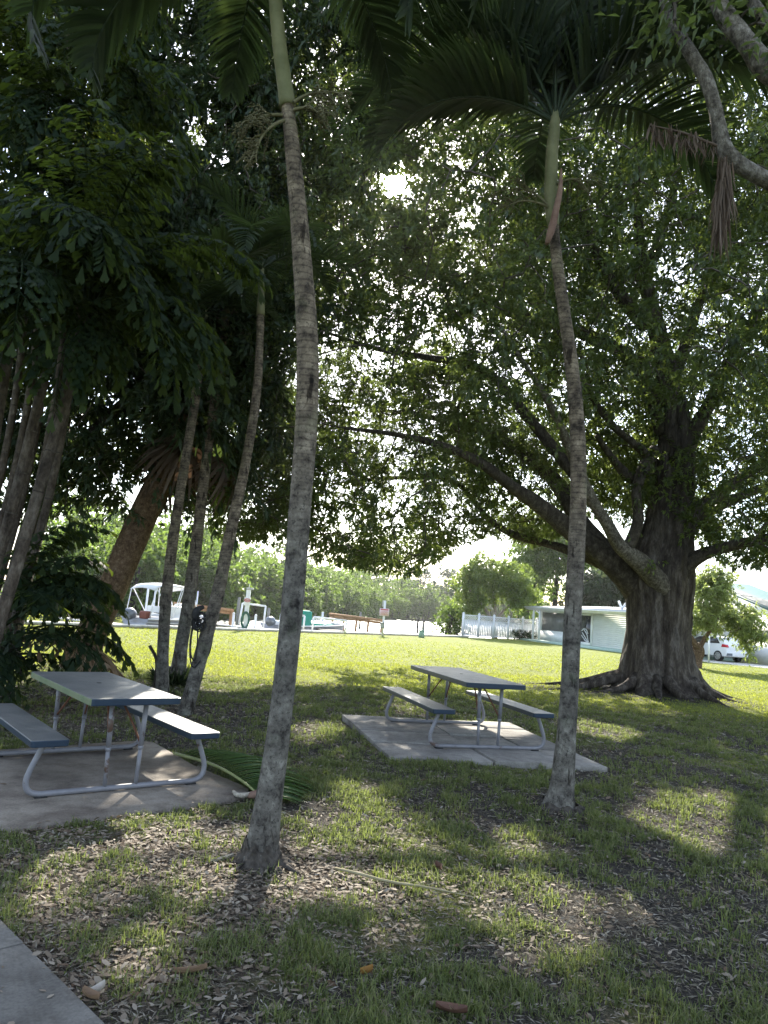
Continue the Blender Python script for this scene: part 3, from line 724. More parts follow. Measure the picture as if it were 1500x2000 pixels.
# knot where a limb was cut
kn = at(1309, 1148, BY - .72)
v_, q_, t_ = tube_arr(np.array([kn + [0, .25, -.02], kn, kn + [-.005, -.06, .01], kn + [0, -.09, .01]]), [.09, .09, .075, .02], 14, True)
np_mesh('knot', v_ - bo, [q_, t_], M['limb_bark'], big, True)
low = [(300, 930), (400, 1000), (430, 1030), (560, 1040), (620, 1075), (700, 1088), (800, 1105), (850, 1075), (900, 1040), (960, 1030), (1010, 1040), (1060, 1050), (1110, 1010), (1160, 990), (1230, 1010), (1300, 960), (1345, 1010), (1370, 1050), (1420, 1085), (1500, 1085), (1700, 1100)]
def big_crown(n, per_area=.31):
    """clusters spread through the crown volume, with denser and thinner places"""
    out = []; cells = {}
    for it in range(190):
        m_ = 6000
        u_ = rand_dir(m_); rr = rng.uniform(0, 1, m_) ** .40
        P = u_ * rr[:, None] * [11.6, 8.6, 9.6] + [5.2, BY + .4, 9.0]
        P[:, 2] = np.where(P[:, 2] < 2.2, 2.2 + rng.uniform(0, 3, m_), P[:, 2])
        x, y, z = proj(P)
        ok = below_mask(P, low) & (P[:, 2] > 2.5) & hole_ok(P, .16, 54) & (x > 340) & (x < 2000) & (y > -520)
        # keep the limbs and trunk readable low down, where the photograph shows them in front
        ok &= ~((P[:, 1] < BY - 1.2) & (y > 800) & (x > 900) & (x < 1420))
        ok &= ~((x > 1090) & (x < 1225) & (y > 900) & (P[:, 1] < BY + 1.5))
        for p, a, b in zip(P[ok], x[ok], y[ok]):
            key = (int(a // 60), int((b + 600) // 60))
            t_ = 4.1 + 3.4 * mn.noise(Vector((a / 190, b / 150, 3.3))) + 1.5 * mn.noise(Vector((a / 75, b / 70, 9.1)))
            t_ = max(1.5, min(6.6, t_)) + 1.6 * math.exp(-((a - 850) ** 2 + (b - 560) ** 2) / 180 ** 2)
            if b < 0 or a > 1520: t_ = 2.6
            if b > 960: t_ *= .8
            w_ = per_area * (F / p[1]) ** 2 / 3600
            if cells.get(key, 0) + w_ * .5 < t_:
                cells[key] = cells.get(key, 0) + w_; out.append(p)
    return np.array(out)
bc = big_crown(0)
grow(sk, bc, sag=.05).build('twigs', M['twig'], None, True)
tw = bpy.data.objects['twigs']; tw.parent = big; tw.location = tuple(-bo); tw['kind'] = 'stuff'
P, D, N, Ln, Wd = spray(bc, 126, .42, (.11, .175), (.35, .45), .3)
ok = hole_ok(P, 0, 20) & below_mask(P, [(a, b + 22) for a, b in low])
V, T = leaf_arr(P[ok], D[ok], N[ok], Ln[ok], Wd[ok])
cr_ = np_mesh('crown', V - bo, T, M['fig_leaf'], big); cr_['kind'] = 'stuff'
# little leafy shoots on the trunk
shc = np.array([at(x, y, BY - .95 + rng.uniform(-.1, .1)) for x, y in zip(rng.normal(1318, 26, 34), rng.uniform(880, 1045, 34))] + [at(x, y, BY - 1.15) for x, y in ((1270, 1100), (1290, 1098), (1262, 1104), (1230, 1060), (1250, 1045), (1205, 1050), (1180, 1040))])
P, D, N, Ln, Wd = spray(shc, 14, .12, (.08, .14), (.28, .4), .4, nt=3)
V, T = leaf_arr(P, D, N, Ln, Wd)
o_ = np_mesh('shoots', V - bo, T, M['bright_leaf'], big); o_['kind'] = 'stuff'

# ------------------------------------------------------------------ other broadleaf trees
def broad_tree(name, label, cat, foot, trunk, wr, lobes, ncl, per, sig, Lr, Wr, leafm, barkm, mask=None, group=None, limbs=(), g=rng, dn=.3, holes=True, shell=.42, hang=0, twk=.0075, limbm=None):
    """trunk / limbs are world paths; lobes (cx,cy,cz,rx,ry,rz,weight) in world"""
    t = thing(name, label, cat, foot, 0, group); o = np.asarray(foot, float)
    n_ = max(8, len(trunk) * 5)
    P = catmull(trunk, n_); rr = np.interp(np.linspace(0, 1, n_), np.linspace(0, 1, len(wr)), wr)
    ph = g.uniform(0, 6)
    v, q, tr = tube_arr(P, rr, 12, True, lambda i, th: 1 + .08 * np.sin(3 * th + i * .4 + ph) + .06 * np.sin(5 * th - i * .3))
    np_mesh('trunk', v - o, [q, tr], barkm, t, True)
    s = Skeleton(); s.path(P[len(P) // 3:])
    for pts, w in limbs:
        Pl = catmull(pts, 14); rl = np.interp(np.linspace(0, 1, 14), np.linspace(0, 1, len(w)), w)
        v, q, tr = tube_arr(Pl, rl, 9, True, lambda i, th: 1 + .09 * np.sin(2 * th + i))
        np_mesh('limb', v - o, [q, tr], limbm or barkm, t, True); s.path(Pl[3:])
    wts = np.array([l[6] for l in lobes]); wts = wts / wts.sum()
    pts = []
    while len(pts) < ncl:
        k = g.choice(len(lobes), 3000, p=wts); L_ = np.array([l[:6] for l in lobes])[k]
        u = rand_dir(3000, g) * (g.uniform(0, 1, 3000) ** shell)[:, None]
        Q = L_[:, :3] + u * L_[:, 3:6]
        ok = np.ones(3000, bool)
        if holes: ok &= hole_ok(Q, .1)
        if mask is not None: ok &= below_mask(Q, mask)
        pts += list(Q[ok])
    pts = np.array(pts[:ncl])
    tw = grow(s, pts, k=twk).build('twigs', M['twig'], t, True); tw.location = tuple(-o); tw['kind'] = 'stuff'
    P, D, N, Ln, Wd = spray(pts, per, sig, Lr, Wr, dn, g)
    if hang:
        P[:, 2] -= np.abs(g.normal(size=len(P))) * hang
    if holes:
        ok = hole_ok(P, 0, 30)
        P, D, N, Ln, Wd = P[ok], D[ok], N[ok], Ln[ok], Wd[ok]
    V, T = leaf_arr(P, D, N, Ln, Wd)
    c = np_mesh('crown', V - o, T, leafm, t); c['kind'] = 'stuff'
    return t

# dense dark tree behind the palms on the left
f2 = gnd(70, 1262); f2 = np.array([f2[0], f2[1], 0])
f2 = np.array([-7.6, 15.6, 0])
maskL = [(-400, 1180), (0, 1090), (120, 1010), (240, 965), (300, 930), (420, 985), (470, 990), (560, 960), (640, 900), (900, 900)]
broad_tree('evergreen_tree', 'dense dark evergreen tree filling the upper left behind the palms', 'tree', f2,
           [f2 + [0, 0, -.1], f2 + [.1, 0, 2], f2 + [.4, .2, 5], f2 + [.6, 0, 9], f2 + [.5, 0, 13]], [.30, .25, .2, .14, .05],
           [(-6.6, 15.5, 9.5, 4.6, 4.0, 7.2, 1.0), (-4.2, 14.6, 6.3, 2.7, 2.6, 3.2, .35), (-9.5, 14, 7, 4, 4, 6, .6), (-3.5, 15.5, 12.5, 3.0, 3, 4, .2), (-6.5, 13, 14.0, 4.5, 3, 3.5, .35)],
       1000, 170, .46, (.14, .23), (.34, .44), M['dark_leaf'], M['limb_bark'], maskL,
           limbs=[([f2 + [.2, 0, 3.2], f2 + [1.5, -.4, 5.0], f2 + [3.0, -.8, 6.4], f2 + [4.0, -1, 7.6]], (.13, .1, .07, .03)), ([f2 + [.4, .2, 4.5], f2 + [-1.4, -.8, 6.8], f2 + [-2.6, -1.4, 8.6]], (.12, .09, .04)),
                  ([f2 + [.6, 0, 7.5], f2 + [2.0, .2, 10], f2 + [3.2, .3, 12.6]], (.11, .08, .03))], dn=.45)
# lawn tree in front of the vinyl fence
f3 = gnd(966, 1245); y3 = f3[1]
m3 = lambda x, y, dy=0: at(x, y, y3 + dy)
s3 = y3 / F
broad_tree('lawn_tree', 'rounded green tree with a low fork standing on the lawn before the white fence', 'tree', f3,
           [f3 + [0, 0, -.1], m3(965, 1228), m3(963, 1212)], (.26, .21, .22),
           [(*m3(925, 1140), 46 * s3, 2.2, 50 * s3, 1), (*m3(1000, 1140), 50 * s3, 2.4, 48 * s3, 1.2), (*m3(960, 1120), 60 * s3, 2.4, 38 * s3, 1), (*m3(1020, 1160), 34 * s3, 2.0, 28 * s3, .6), (*m3(915, 1172), 30 * s3, 1.8, 24 * s3, .4)],
           300, 63, .34, (.16, .28), (.5, .7), M['bright_leaf'], M['pale_bark'], None,
           limbs=[([m3(963, 1214), m3(952, 1196), m3(935, 1172), m3(915, 1150)], (.15, .12, .09, .03)), ([m3(965, 1214), m3(967, 1190), m3(964, 1165), m3(960, 1130)], (.15, .11, .08, .03)), ([m3(967, 1214), m3(980, 1197), m3(996, 1180), m3(1015, 1150)], (.14, .11, .08, .03))], holes=False, twk=.006)
# small crooked tree at the right
f4 = gnd(1357, 1304); y4 = f4[1]; s4 = y4 / F
m4 = lambda x, y, dy=0: at(x, y, y4 + dy)
broad_tree('crooked_tree', 'small crooked tree with twisted reddish trunk and loose pale leaves by the white car', 'tree', f4,
           [f4 + [0, 0, -.1], m4(1361, 1288), m4(1366, 1270), m4(1360, 1258)], (.34, .26, .20, .18),
           [(*m4(1385, 1160), 42 * s4, 1.3, 42 * s4, 1), (*m4(1430, 1205), 52 * s4, 1.4, 36 * s4, 1), (*m4(1365, 1205), 32 * s4, 1.2, 34 * s4, .7), (*m4(1470, 1225), 34 * s4, 1.0, 32 * s4, .5), (*m4(1400, 1130), 28 * s4, .9, 20 * s4, .4), (*m4(1460, 1262), 14 * s4, .5, 16 * s4, .08)],
           250, 56, .22, (.13, .24), (.3, .45), M['willowy_leaf'], M['brown_bark'], None,
           limbs=[([m4(1364, 1268), m4(1352, 1250), m4(1342, 1240), m4(1338, 1222), m4(1352, 1190)], (.17, .15, .13, .10, .03)), ([m4(1366, 1268), m4(1376, 1248), m4(1392, 1225), m4(1410, 1195)], (.14, .1, .07, .03)), ([m4(1358, 1285), m4(1348, 1264), m4(1340, 1254)], (.11, .1, .09))], holes=False, dn=.5, twk=.005)
# trees behind the house
def simple_lobes(c, r, n, g, sq=.8):
    out = []
    for _ in range(n):
        d = rand_dir(1, g)[0] * [1, 1, .75]; k = g.uniform(.3, .62)
        out.append((*(c + d * r * .62), r[0] * k, r[1] * k, r[2] * k * sq, k ** 2))
    return out
g5 = np.random.default_rng(11)
for nm, lab, px, py, Y, rx, rz, lm in (
        ('tall_tree', 'tall grey-green tree rising behind the white house roof', 1085, 1080, 74, 80, 74, 'mangrove_leaf'),
        ('bushy_tree', 'dark bushy tree behind the right part of the house roof', 1180, 1150, 66, 62, 52, 'dark_leaf'),
        ('round_tree', 'hazy green tree between the lawn tree and the tall tree', 1030, 1125, 84, 46, 62, 'mangrove_leaf')):
    c = at(px, py, Y); s_ = Y / F
    ft = np.array([c[0], c[1], 0.0])
    broad_tree(nm, lab, 'tree', ft, [ft + [0, 0, -.1], ft + [.2, 0, c[2] * .5], ft + [.3, 0, c[2]]], (.35, .25, .1), simple_lobes(c, np.array([rx, rx * .8, rz]) * s_, 12, g5) + [(c[0], c[1], c[2] * .55, rx * s_ * .8, 2.5, c[2] * .5, .5)],
               190, 42, .5, (.3, .55), (.5, .7), M[lm], M['limb_bark'], holes=False, g=g5, twk=.01)

# ------------------------------------------------------------------ mangroves and far shore
def mangrove_proto(seed, name, label, group, leafm, n=85, per=34, hgt=7.5, wid=3.4, L_=(.34, .62)):
    g = np.random.default_rng(seed)
    t = thing(name, label, 'mangrove' if 'mangrove' in name else 'tree', (0, 0, 0), 0, group)
    st = MB()
    for k in range(4):
        a = g.uniform(0, 6.28); st.tube([[math.cos(a) * .7, math.sin(a) * .7, -1.0], [math.cos(a) * .3, math.sin(a) * .3, 1.2], [math.cos(a) * -.4, math.sin(a) * .6, hgt * .6]], (.13, .11, .05), 6, 6)
    st.build('trunk', M['limb_bark'], t, True)
    lob = [(0, 0, hgt * .62, wid, wid, hgt * .36, 1.0)] + [(g.uniform(-1, 1) * wid * .7, g.uniform(-1, 1) * wid * .7, hgt * g.uniform(.3, .85), wid * g.uniform(.35, .6), wid * g.uniform(.35, .6), hgt * g.uniform(.12, .2), .6) for _ in range(8)]
    lob += [(g.uniform(-1, 1) * wid * .8, g.uniform(-1, 1) * wid * .8, hgt * .2, wid * .6, wid * .6, hgt * .2, .5) for _ in range(3)]
    wts = np.array([l[6] for l in lob]); k = g.choice(len(lob), n, p=wts / wts.sum()); LL = np.array(lob)[k]
    Q = LL[:, :3] + rand_dir(n, g) * (g.uniform(.2, 1, n) ** .35)[:, None] * LL[:, 3:6]
    P, D, N, Ln, Wd = spray(Q, per, .42, L_, (.5, .75), .1, g)
    V, T = leaf_arr(P, D, N, Ln, Wd)
    c = np_mesh('crown', V, T, M[leafm], t); c['kind'] = 'stuff'
    return t
mlab = 'yellow-green mangrove in the row lining the far canal bank'
protos = [mangrove_proto(s_, 'mangrove_tree', mlab, 'mangroves along the far canal bank', 'mangrove_leaf') for s_ in (1, 2, 3, 4)]
used = set()
gm = np.random.default_rng(5)
BL = np.array(BANK[1:12], float)
spots = []
segl = np.linalg.norm(np.diff(BL, axis=0), axis=1); cum = np.concatenate([[0], np.cumsum(segl)])
for row, (back, step, hs) in enumerate(((1.8, 3.3, .78), (5.5, 4.2, 1.0), (11, 6.0, 1.22), (18, 8.0, 1.42))):
    s_ = 0
    while s_ < cum[-1]:
        i = min(np.searchsorted(cum, s_, side='right') - 1, len(segl) - 1); f_ = (s_ - cum[i]) / segl[i]
        p = BL[i] + (BL[i + 1] - BL[i]) * f_; d = (BL[i + 1] - BL[i]) / segl[i]; nn = np.array([-d[1], d[0]])
        q_ = p + nn * (back + gm.uniform(-1, 1)) 
        px_, py_, zc_ = proj(np.array([q_[0], q_[1], 2.0]))
        if 90 < px_ < 1080 and zc_ > 0:
            k_ = hs * gm.uniform(.85, 1.15) * (1 + max(0, (q_[1] - 120)) * .0012) * (1.22 if q_[1] < 105 else 1.08)
            spots.append((q_[0], q_[1], k_, row))
        s_ += step * gm.uniform(.8, 1.25) * (1 + max(0, p[1] - 80) * .006)
ROWL = ('low front-row mangrove dipping to the water along the far canal bank', 'mid-height mangrove just behind the front row on the far bank', 'tall mangrove standing behind the lower rows on the far bank', 'tallest back-row mangrove making the skyline of the far bank')
for n_, (x, y, k_, row) in enumerate(spots):
    i = int(gm.integers(4))
    o = protos[i] if i not in used else copy_thing(protos[i])
    used.add(i); o['label'] = ROWL[row]; o['group'] = ('front row of mangroves', 'second row of mangroves', 'third row of mangroves', 'back row of mangroves')[row] + ' on the far bank'
    o.location = (x, y, -.75); o.rotation_euler = (0, 0, gm.uniform(0, 6.28)); o.scale = (k_, k_, k_ * gm.uniform(.9, 1.1))
# taller trees on the far shore
g6 = np.random.default_rng(9)
fs = mangrove_proto(21, 'shore_tree', 'tall feathery tree rising above the far shore of the canal', 'tall trees on the far shore', 'pine_leaf', 90, 30, 15, 4.5, (.5, .9))
for k, (px, Y, hs) in enumerate(((835, 215, .95), (862, 225, 1.05), (900, 230, 1.0), (940, 240, .9), (810, 235, .8), (720, 245, .8), (760, 260, .85), (985, 240, .9))):
    o = fs if k == 0 else copy_thing(fs)
    p = at(px, 1195, Y); o.location = (p[0], p[1], -.75); o.scale = (hs, hs, hs); o.rotation_euler = (0, 0, k * 1.7)
def norfolk(px, top, Y, lab):
    b = at(px, 1195, Y); tp = at(px + 1, top, Y); hgt = tp[2] + .75
    t = thing('norfolk_pine', lab, 'pine tree', (b[0], b[1], -.75))
    MB().tube([[0, 0, 0], [0, 0, hgt * .6], [0, 0, hgt]], (.45, .3, .05), 8).build('trunk', M['limb_bark'], t)
    Ps, Ds = [], []
    for z in np.linspace(hgt * .3, hgt * .98, 20):
        ln = (hgt - z) * .16 + .5
        for a in np.linspace(0, 2 * PI, 7)[:-1] + z:
            for s_ in np.linspace(.1, 1, 6):
                Ps.append([math.cos(a) * ln * s_, math.sin(a) * ln * s_, z + .25 * s_ * s_]); Ds.append([math.cos(a), math.sin(a), g6.uniform(-.5, .5)])
    Ps = np.array(Ps); V, T = leaf_arr(np.repeat(Ps, 2, 0), np.repeat(Ds, 2, 0) + g6.normal(size=(len(Ps) * 2, 3)) * .4, rand_dir(len(Ps) * 2, g6), np.full(len(Ps) * 2, 1.1), np.full(len(Ps) * 2, .55))
    c = np_mesh('crown', V, T, M['pine_leaf'], t); c['kind'] = 'stuff'
norfolk(789, 1117, 255, 'tallest spire-shaped pine on the far shore skyline')
norfolk(806, 1134, 262, 'shorter narrow spire pine beside the tallest one on the skyline')
# leafy mangrove clump on the near bank left of the white fence
nb = mangrove_proto(31, 'dock_mangrove', 'small mangrove at the water edge left of the white fence', None, 'mangrove_leaf', 60, 30, 3.2, 1.2, (.2, .35))
nb['category'] = 'mangrove'
p = at(883, 1225, 62); nb.location = (p[0], p[1], -.4)

# ------------------------------------------------------------------ palms
def ring_trunk(path, wr, seg=22, rings=150, ringy=(0, 1), parent=None, o=(0, 0, 0), name='trunk', m=None, amp=.02, flare=None):
    """palm trunk with leaf-scar rings as relief; wr = radii along the path"""
    P = catmull(path, rings)
    u = np.linspace(0, 1, rings)
    r = np.interp(u, np.linspace(0, 1, len(wr)), wr)
    k = rng.uniform(0, 9)
    ry = np.interp(u, [0, ringy[0], ringy[1], 1], [0, 0.05, 1, 1])
    sc = rng.normal(size=rings) * amp * ry
    lean = lambda i, th: 1 + sc[i] + .025 * np.sin(2 * th + i * .05 + k) + .02 * np.sin(5 * th + i * .11) * (1 - ry[i]) + .012 * np.sin(9 * th - i * .23)
    v, q, t = tube_arr(P, r, seg, True, lean)
    a = np.concatenate([np.repeat(ry, seg), [0, 1]])
    return np_mesh(name, v - np.asarray(o), [q, t], m or M['palm_trunk'], parent, True, {'ringy': a})
def frond_arr(Lf, e0, droop, n=48, leaf=.5, hang=.45, wid=.032, g=rng, side=1.0, sweep=.5, vee=.35, start=.16, segs=3, bend=0.0, rr=.016):
    """pinnate palm frond that starts along +X; returns verts, quads"""
    m = 26
    t = np.linspace(0, 1, m); ang = e0 - droop * t ** 1.25; yaw = bend * t * t
    dx = np.cos(ang) * np.cos(yaw); dy = np.cos(ang) * np.sin(yaw); dz = np.sin(ang)
    st = Lf / (m - 1)
    Pc = np.concatenate([[[0, 0, 0]], np.cumsum(np.stack([dx, dy, dz], -1)[:-1] * st, 0)])
    mb = MB(); mb.add(*tube_arr(Pc, np.linspace(rr, .003, m), 5, False))
    tl = np.linspace(start, .99, n)
    V = []; Q = []
    base = 0
    for s in (-1, 1):
        for k, tk in enumerate(tl):
            tk = min(.995, tk + g.uniform(-.006, .006))
            c = np.array([np.interp(tk, t, Pc[:, i]) for i in range(3)])
            i0 = int(tk * (m - 2)); T = nrm(Pc[i0 + 1] - Pc[i0]); S = nrm(np.cross(T, [0, 0, 1.0]) + 1e-6) * s; U = np.cross(S * s, T)
            prof = math.sin(PI * min(1, .12 + .88 * (tk - start) / (1 - start)) ** .75) * .8 + .25
            ll = leaf * prof * g.uniform(.88, 1.08)
            sw_ = sweep + .9 * tk ** 2
            d = nrm(S * side + T * sw_ + U * (vee + g.uniform(-.12, .12)))
            wv_ = nrm(np.cross(d, U + S * .2) + g.normal(size=3) * .12)
            pts = []; p = c.copy(); dd = d.copy()
            hg = hang * g.uniform(.7, 1.3)
            for j in range(segs + 1):
                pts.append(p.copy()); p = p + dd * ll / segs; dd = nrm(dd + [0, 0, -hg * (j + 1) / segs])
            for j, p in enumerate(pts):
                w = wid * (1, 1.15, .85, .12, .1)[j if segs == 3 else min(j, 4)] * .5
                V += [p - wv_ * w, p + wv_ * w]
            for j in range(segs):
                b = base + 2 * j; Q.append([b, b + 1, b + 3, b + 2])
            base += 2 * (segs + 1)
    mb.add(V, Q)
    return mb
def add_frond(palm, top, az, e0, droop, Lf, m='palm_leaf', name='frond', **kw):
    mb = frond_arr(Lf, R(e0), R(droop), **kw)
    o = mb.build(name, M[m], palm)
    o.location = tuple(np.asarray(top) - np.array(palm.location)); o.rotation_euler = (0, 0, R(az))
    return o
def flower_arr(L_, e0, n, g, droop=1.2, sub=.35):
    mb = MB(); m = 10
    t = np.linspace(0, 1, m); ang = e0 - droop * t
    Pc = np.concatenate([[[0, 0, 0]], np.cumsum(np.stack([np.cos(ang), 0 * t, np.sin(ang)], -1)[:-1] * L_ / (m - 1), 0)])
    mb.add(*tube_arr(Pc, np.linspace(.014, .004, m), 5, False))
    for k in range(n):
        tk = g.uniform(.18, 1); c = np.array([np.interp(tk, t, Pc[:, i]) for i in range(3)])
        d = nrm([g.uniform(.1, 1), g.uniform(-1, 1), g.uniform(-.6, .5)]); l = sub * g.uniform(.5, 1.1) * (1.2 - .5 * tk)
        P = np.array([c, c + d * l * .5 + [0, 0, .01], c + d * l + [0, 0, -l * .3]])
        mb.add(*tube_arr(P, [.006, .005, .004], 3, False))
        for j in range(9):
            u = g.uniform(.3, 1); q = c + d * l * u + [0, 0, -l * .3 * u * u] + g.normal(size=3) * .012
            s_ = .008
            mb.add([q + [s_, 0, 0], q + [-s_, s_, 0], q + [-s_, -s_, 0], q + [0, 0, s_ * 1.6]], None, [[0, 1, 3], [1, 2, 3], [2, 0, 3], [0, 2, 1]])
    return mb
def bole(palm, c, r0_, r1_, h):
    """dark crusty root bole round a palm foot"""
    ns, nr = 56, 12; V = []
    for i in range(nr):
        u = i / (nr - 1)
        for j in range(ns):
            a = j / ns * 2 * PI; ca, sa = math.cos(a), math.sin(a)
            nz_ = mn.noise(Vector((ca * 2.2, sa * 2.2, u * 1.5 + c[0])))
            nf = mn.noise(Vector((ca * 9, sa * 9, u * 6 + c[1])))
            hh = h * (1 + .55 * nz_ + .25 * nf)
            rr = r0_ + (r1_ - r0_) * u ** 1.5 * (1 + .35 * nz_) + nf * .022 * math.sin(PI * min(1, u + .15))
            V.append([ca * rr, sa * rr, hh * (1 - u) ** 1.25 + float(gz(c[0] + ca * rr, c[1] + sa * rr)) - .02 * u])
    i_, j_ = np.meshgrid(np.arange(nr - 1), np.arange(ns), indexing='ij')
    a0 = i_ * ns + j_; a1 = i_ * ns + (j_ + 1) % ns
    np_mesh('root_bole', np.array(V) + [c[0] - palm.location[0], c[1] - palm.location[1], 0], np.stack([a0, a0 + ns, a1 + ns, a1], -1).reshape(-1, 4), M['root'], palm, True)
def roots(palm, c, r, n, ln, g=rng, hz_=.10):
    mb = MB()
    for k in range(n):
        a = g.uniform(0, 2 * PI); l = ln * g.uniform(.4, 1.0); w = g.uniform(-.4, .4)
        P = []
        for s_ in np.linspace(0, 1, 5):
            x = c[0] + math.cos(a + w * s_) * (r * .75 + l * s_); y = c[1] + math.sin(a + w * s_) * (r * .75 + l * s_)
            P.append([x, y, gz(x, y) + hz_ * (1 - s_) ** 2.5 - .006 + .008 * g.uniform(0, 1)])
        mb.tube(np.array(P) - np.array(palm.location), np.array((.015, .012, .009, .003)) * g.uniform(.4, 1.15), 5, 7)
    o = mb.build('root_mat', M['root'], palm, True); o['kind'] = 'stuff'
# --- palm nearest the camera
Y1 = P1[1]
palm = thing('palm_tree', 'nearest slender grey palm leaning left of centre beside the left table pad', 'palm tree', (P1[0], P1[1], 0), 0)
tr = [(504, 1706, Y1), (512, 1655, Y1), (524, 1570, Y1), (541, 1450, Y1 + .02), (556, 1330, Y1 + .03), (573, 1160, Y1 + .05), (585, 1000, Y1 + .05), (597, 850, Y1 + .05), (601, 700, Y1 + .05), (594, 560, Y1 + .05), (584, 430, Y1 + .03), (572, 300, Y1), (562, 207, Y1)]
wpx = np.array([94, 62, 50, 45, 44, 44, 44, 44, 44, 41, 37, 33, 27]); wr = wpx / 2 / F * Y1
tP = px_path(tr); tP[0, 2] = -.02
ring_trunk(tP, wr, 24, 230, (.42, .62), palm, palm.location, amp=.014)
cs_path = px_path([(562, 209, Y1), (554, 150, Y1), (545, 80, Y1), (538, 0, Y1), (533, -70, Y1), (530, -130, Y1)])
v, q, t = tube_arr(catmull(cs_path, 24), np.interp(np.linspace(0, 1, 24), [0, .12, .5, .8, 1], np.array([36, 33, 30, 28, 18]) / 2 / F * Y1), 18, True)
np_mesh('crownshaft', v - np.array(palm.location), [q, t], M['crownshaft'], palm, True)
top1 = cs_path[-1] + [0, 0, -.12]
bole(palm, P1, .105, .21, .12); roots(palm, P1 + [.03, -.02, 0], .19, 34, .22, hz_=.035)
for az, e0, dr, Lf in ((184, 58, 168, 3.0), (176, 40, 165, 2.7), (212, 30, 150, 2.2), (165, 20, 125, 2.0), (-8, 48, 160, 2.3), (-20, 20, 130, 1.7), (20, 60, 120, 2.1), (60, 55, 120, 2.2), (110, 55, 125, 2.2), (135, 70, 110, 2.2), (250, 62, 120, 2.0), (300, 50, 130, 2.0), (330, 70, 100, 2.0)):
    add_frond(palm, top1, az, e0, dr, Lf, leaf=.62, wid=.042, n=54)
for az, e0, L_, (px, py) in ((-5, 40, .38, (574, 200)), (-20, 10, .24, (574, 215)), (188, -5, .34, (552, 225)), (200, -35, .42, (556, 235))):
    o = flower_arr(L_, R(e0), 20, rng, sub=.22).build('flower_stalk', M['flower'], palm)
    o.location = tuple(at(px, py, Y1 - .04) - np.array(palm.location)); o.rotation_euler = (0, 0, R(az))
# --- palm on the right
Y2 = P2[1]
palm2 = thing('palm_tree', 'slender grey palm with swollen foot standing right of the right table pad', 'palm tree', (P2[0], P2[1], 0), 0)
tr = [(1087, 1604, Y2), (1090, 1582, Y2), (1097, 1545, Y2), (1105, 1450, Y2), (1113, 1330, Y2), (1119, 1200, Y2), (1127, 1050, Y2), (1130, 930, Y2), (1127, 830, Y2), (1117, 720, Y2), (1102, 610, Y2), (1089, 520, Y2), (1081, 440, Y2)]
wpx = np.array([112, 72, 48, 38, 34, 33, 32, 31, 30, 28, 25, 23, 21]); wr = wpx / 2 / F * Y2
tP = px_path(tr); tP[0, 2] = -.02
ring_trunk(tP, wr, 22, 230, (.40, .55), palm2, palm2.location, amp=.014)
cs2 = px_path([(1081, 442, Y2), (1076, 380, Y2), (1078, 300, Y2), (1083, 250, Y2), (1085, 205, Y2)])
v, q, t = tube_arr(catmull(cs2, 24), np.interp(np.linspace(0, 1, 24), [0, .1, .4, .8, 1], np.array([23, 29, 27, 23, 13]) / 2 / F * Y2), 16, True)
np_mesh('crownshaft', v - np.array(palm2.location), [q, t], M['crownshaft'], palm2, True)
top2 = at(1084, 240, Y2)
bole(palm2, P2, .15, .25, .055); roots(palm2, P2, .2, 36, .34, hz_=.025)
for az, e0, dr, Lf in ((-8, 62, 128, 2.9), (-4, 50, 120, 3.1), (15, 40, 125, 2.4), (172, 42, 118, 2.2), (184, 25, 100, 2.0), (165, 60, 120, 2.6), (178, 72, 110, 2.5), (200, 66, 100, 2.5), (150, 78, 70, 2.4), (110, 76, 70, 2.5), (60, 80, 60, 2.5), (25, 74, 85, 2.6), (-30, 72, 90, 2.5), (250, 76, 70, 2.3), (300, 80, 60, 2.4), (330, 58, 110, 2.3), (85, 62, 105, 2.4), (225, 84, 50, 2.3), (-5, 84, 50, 2.4), (188, 84, 40, 2.4)):
    add_frond(palm2, top2, az, e0, dr, Lf, leaf=.68, wid=.044, n=54, rr=.022)
sh = MB()
shp = px_path([(1096, 330, Y2 - .1), (1094, 370, Y2 - .13), (1086, 410, Y2 - .15), (1078, 445, Y2 - .16), (1068, 476, Y2 - .16)])
v, q, t = tube_arr(catmull(shp, 12), np.interp(np.linspace(0, 1, 12), [0, .3, .8, 1], [.012, .04, .055, .03]), 10, True, lambda i, th: .55 + .45 * np.abs(np.cos(th)))
np_mesh('dead_sheath', v - np.array(palm2.location), [q, t], M['sheath'], palm2, True)
for az, e0, L_, (px, py) in ((180, 50, .4, (1068, 400)), (190, 20, .45, (1070, 405)), (10, 40, .4, (1088, 360))):
    o = flower_arr(L_, R(e0), 12, rng).build('flower_stalk', M['flower'], palm2)
    o.location = tuple(at(px, py, Y2 - .05) - np.array(palm2.location)); o.rotation_euler = (0, 0, R(az))
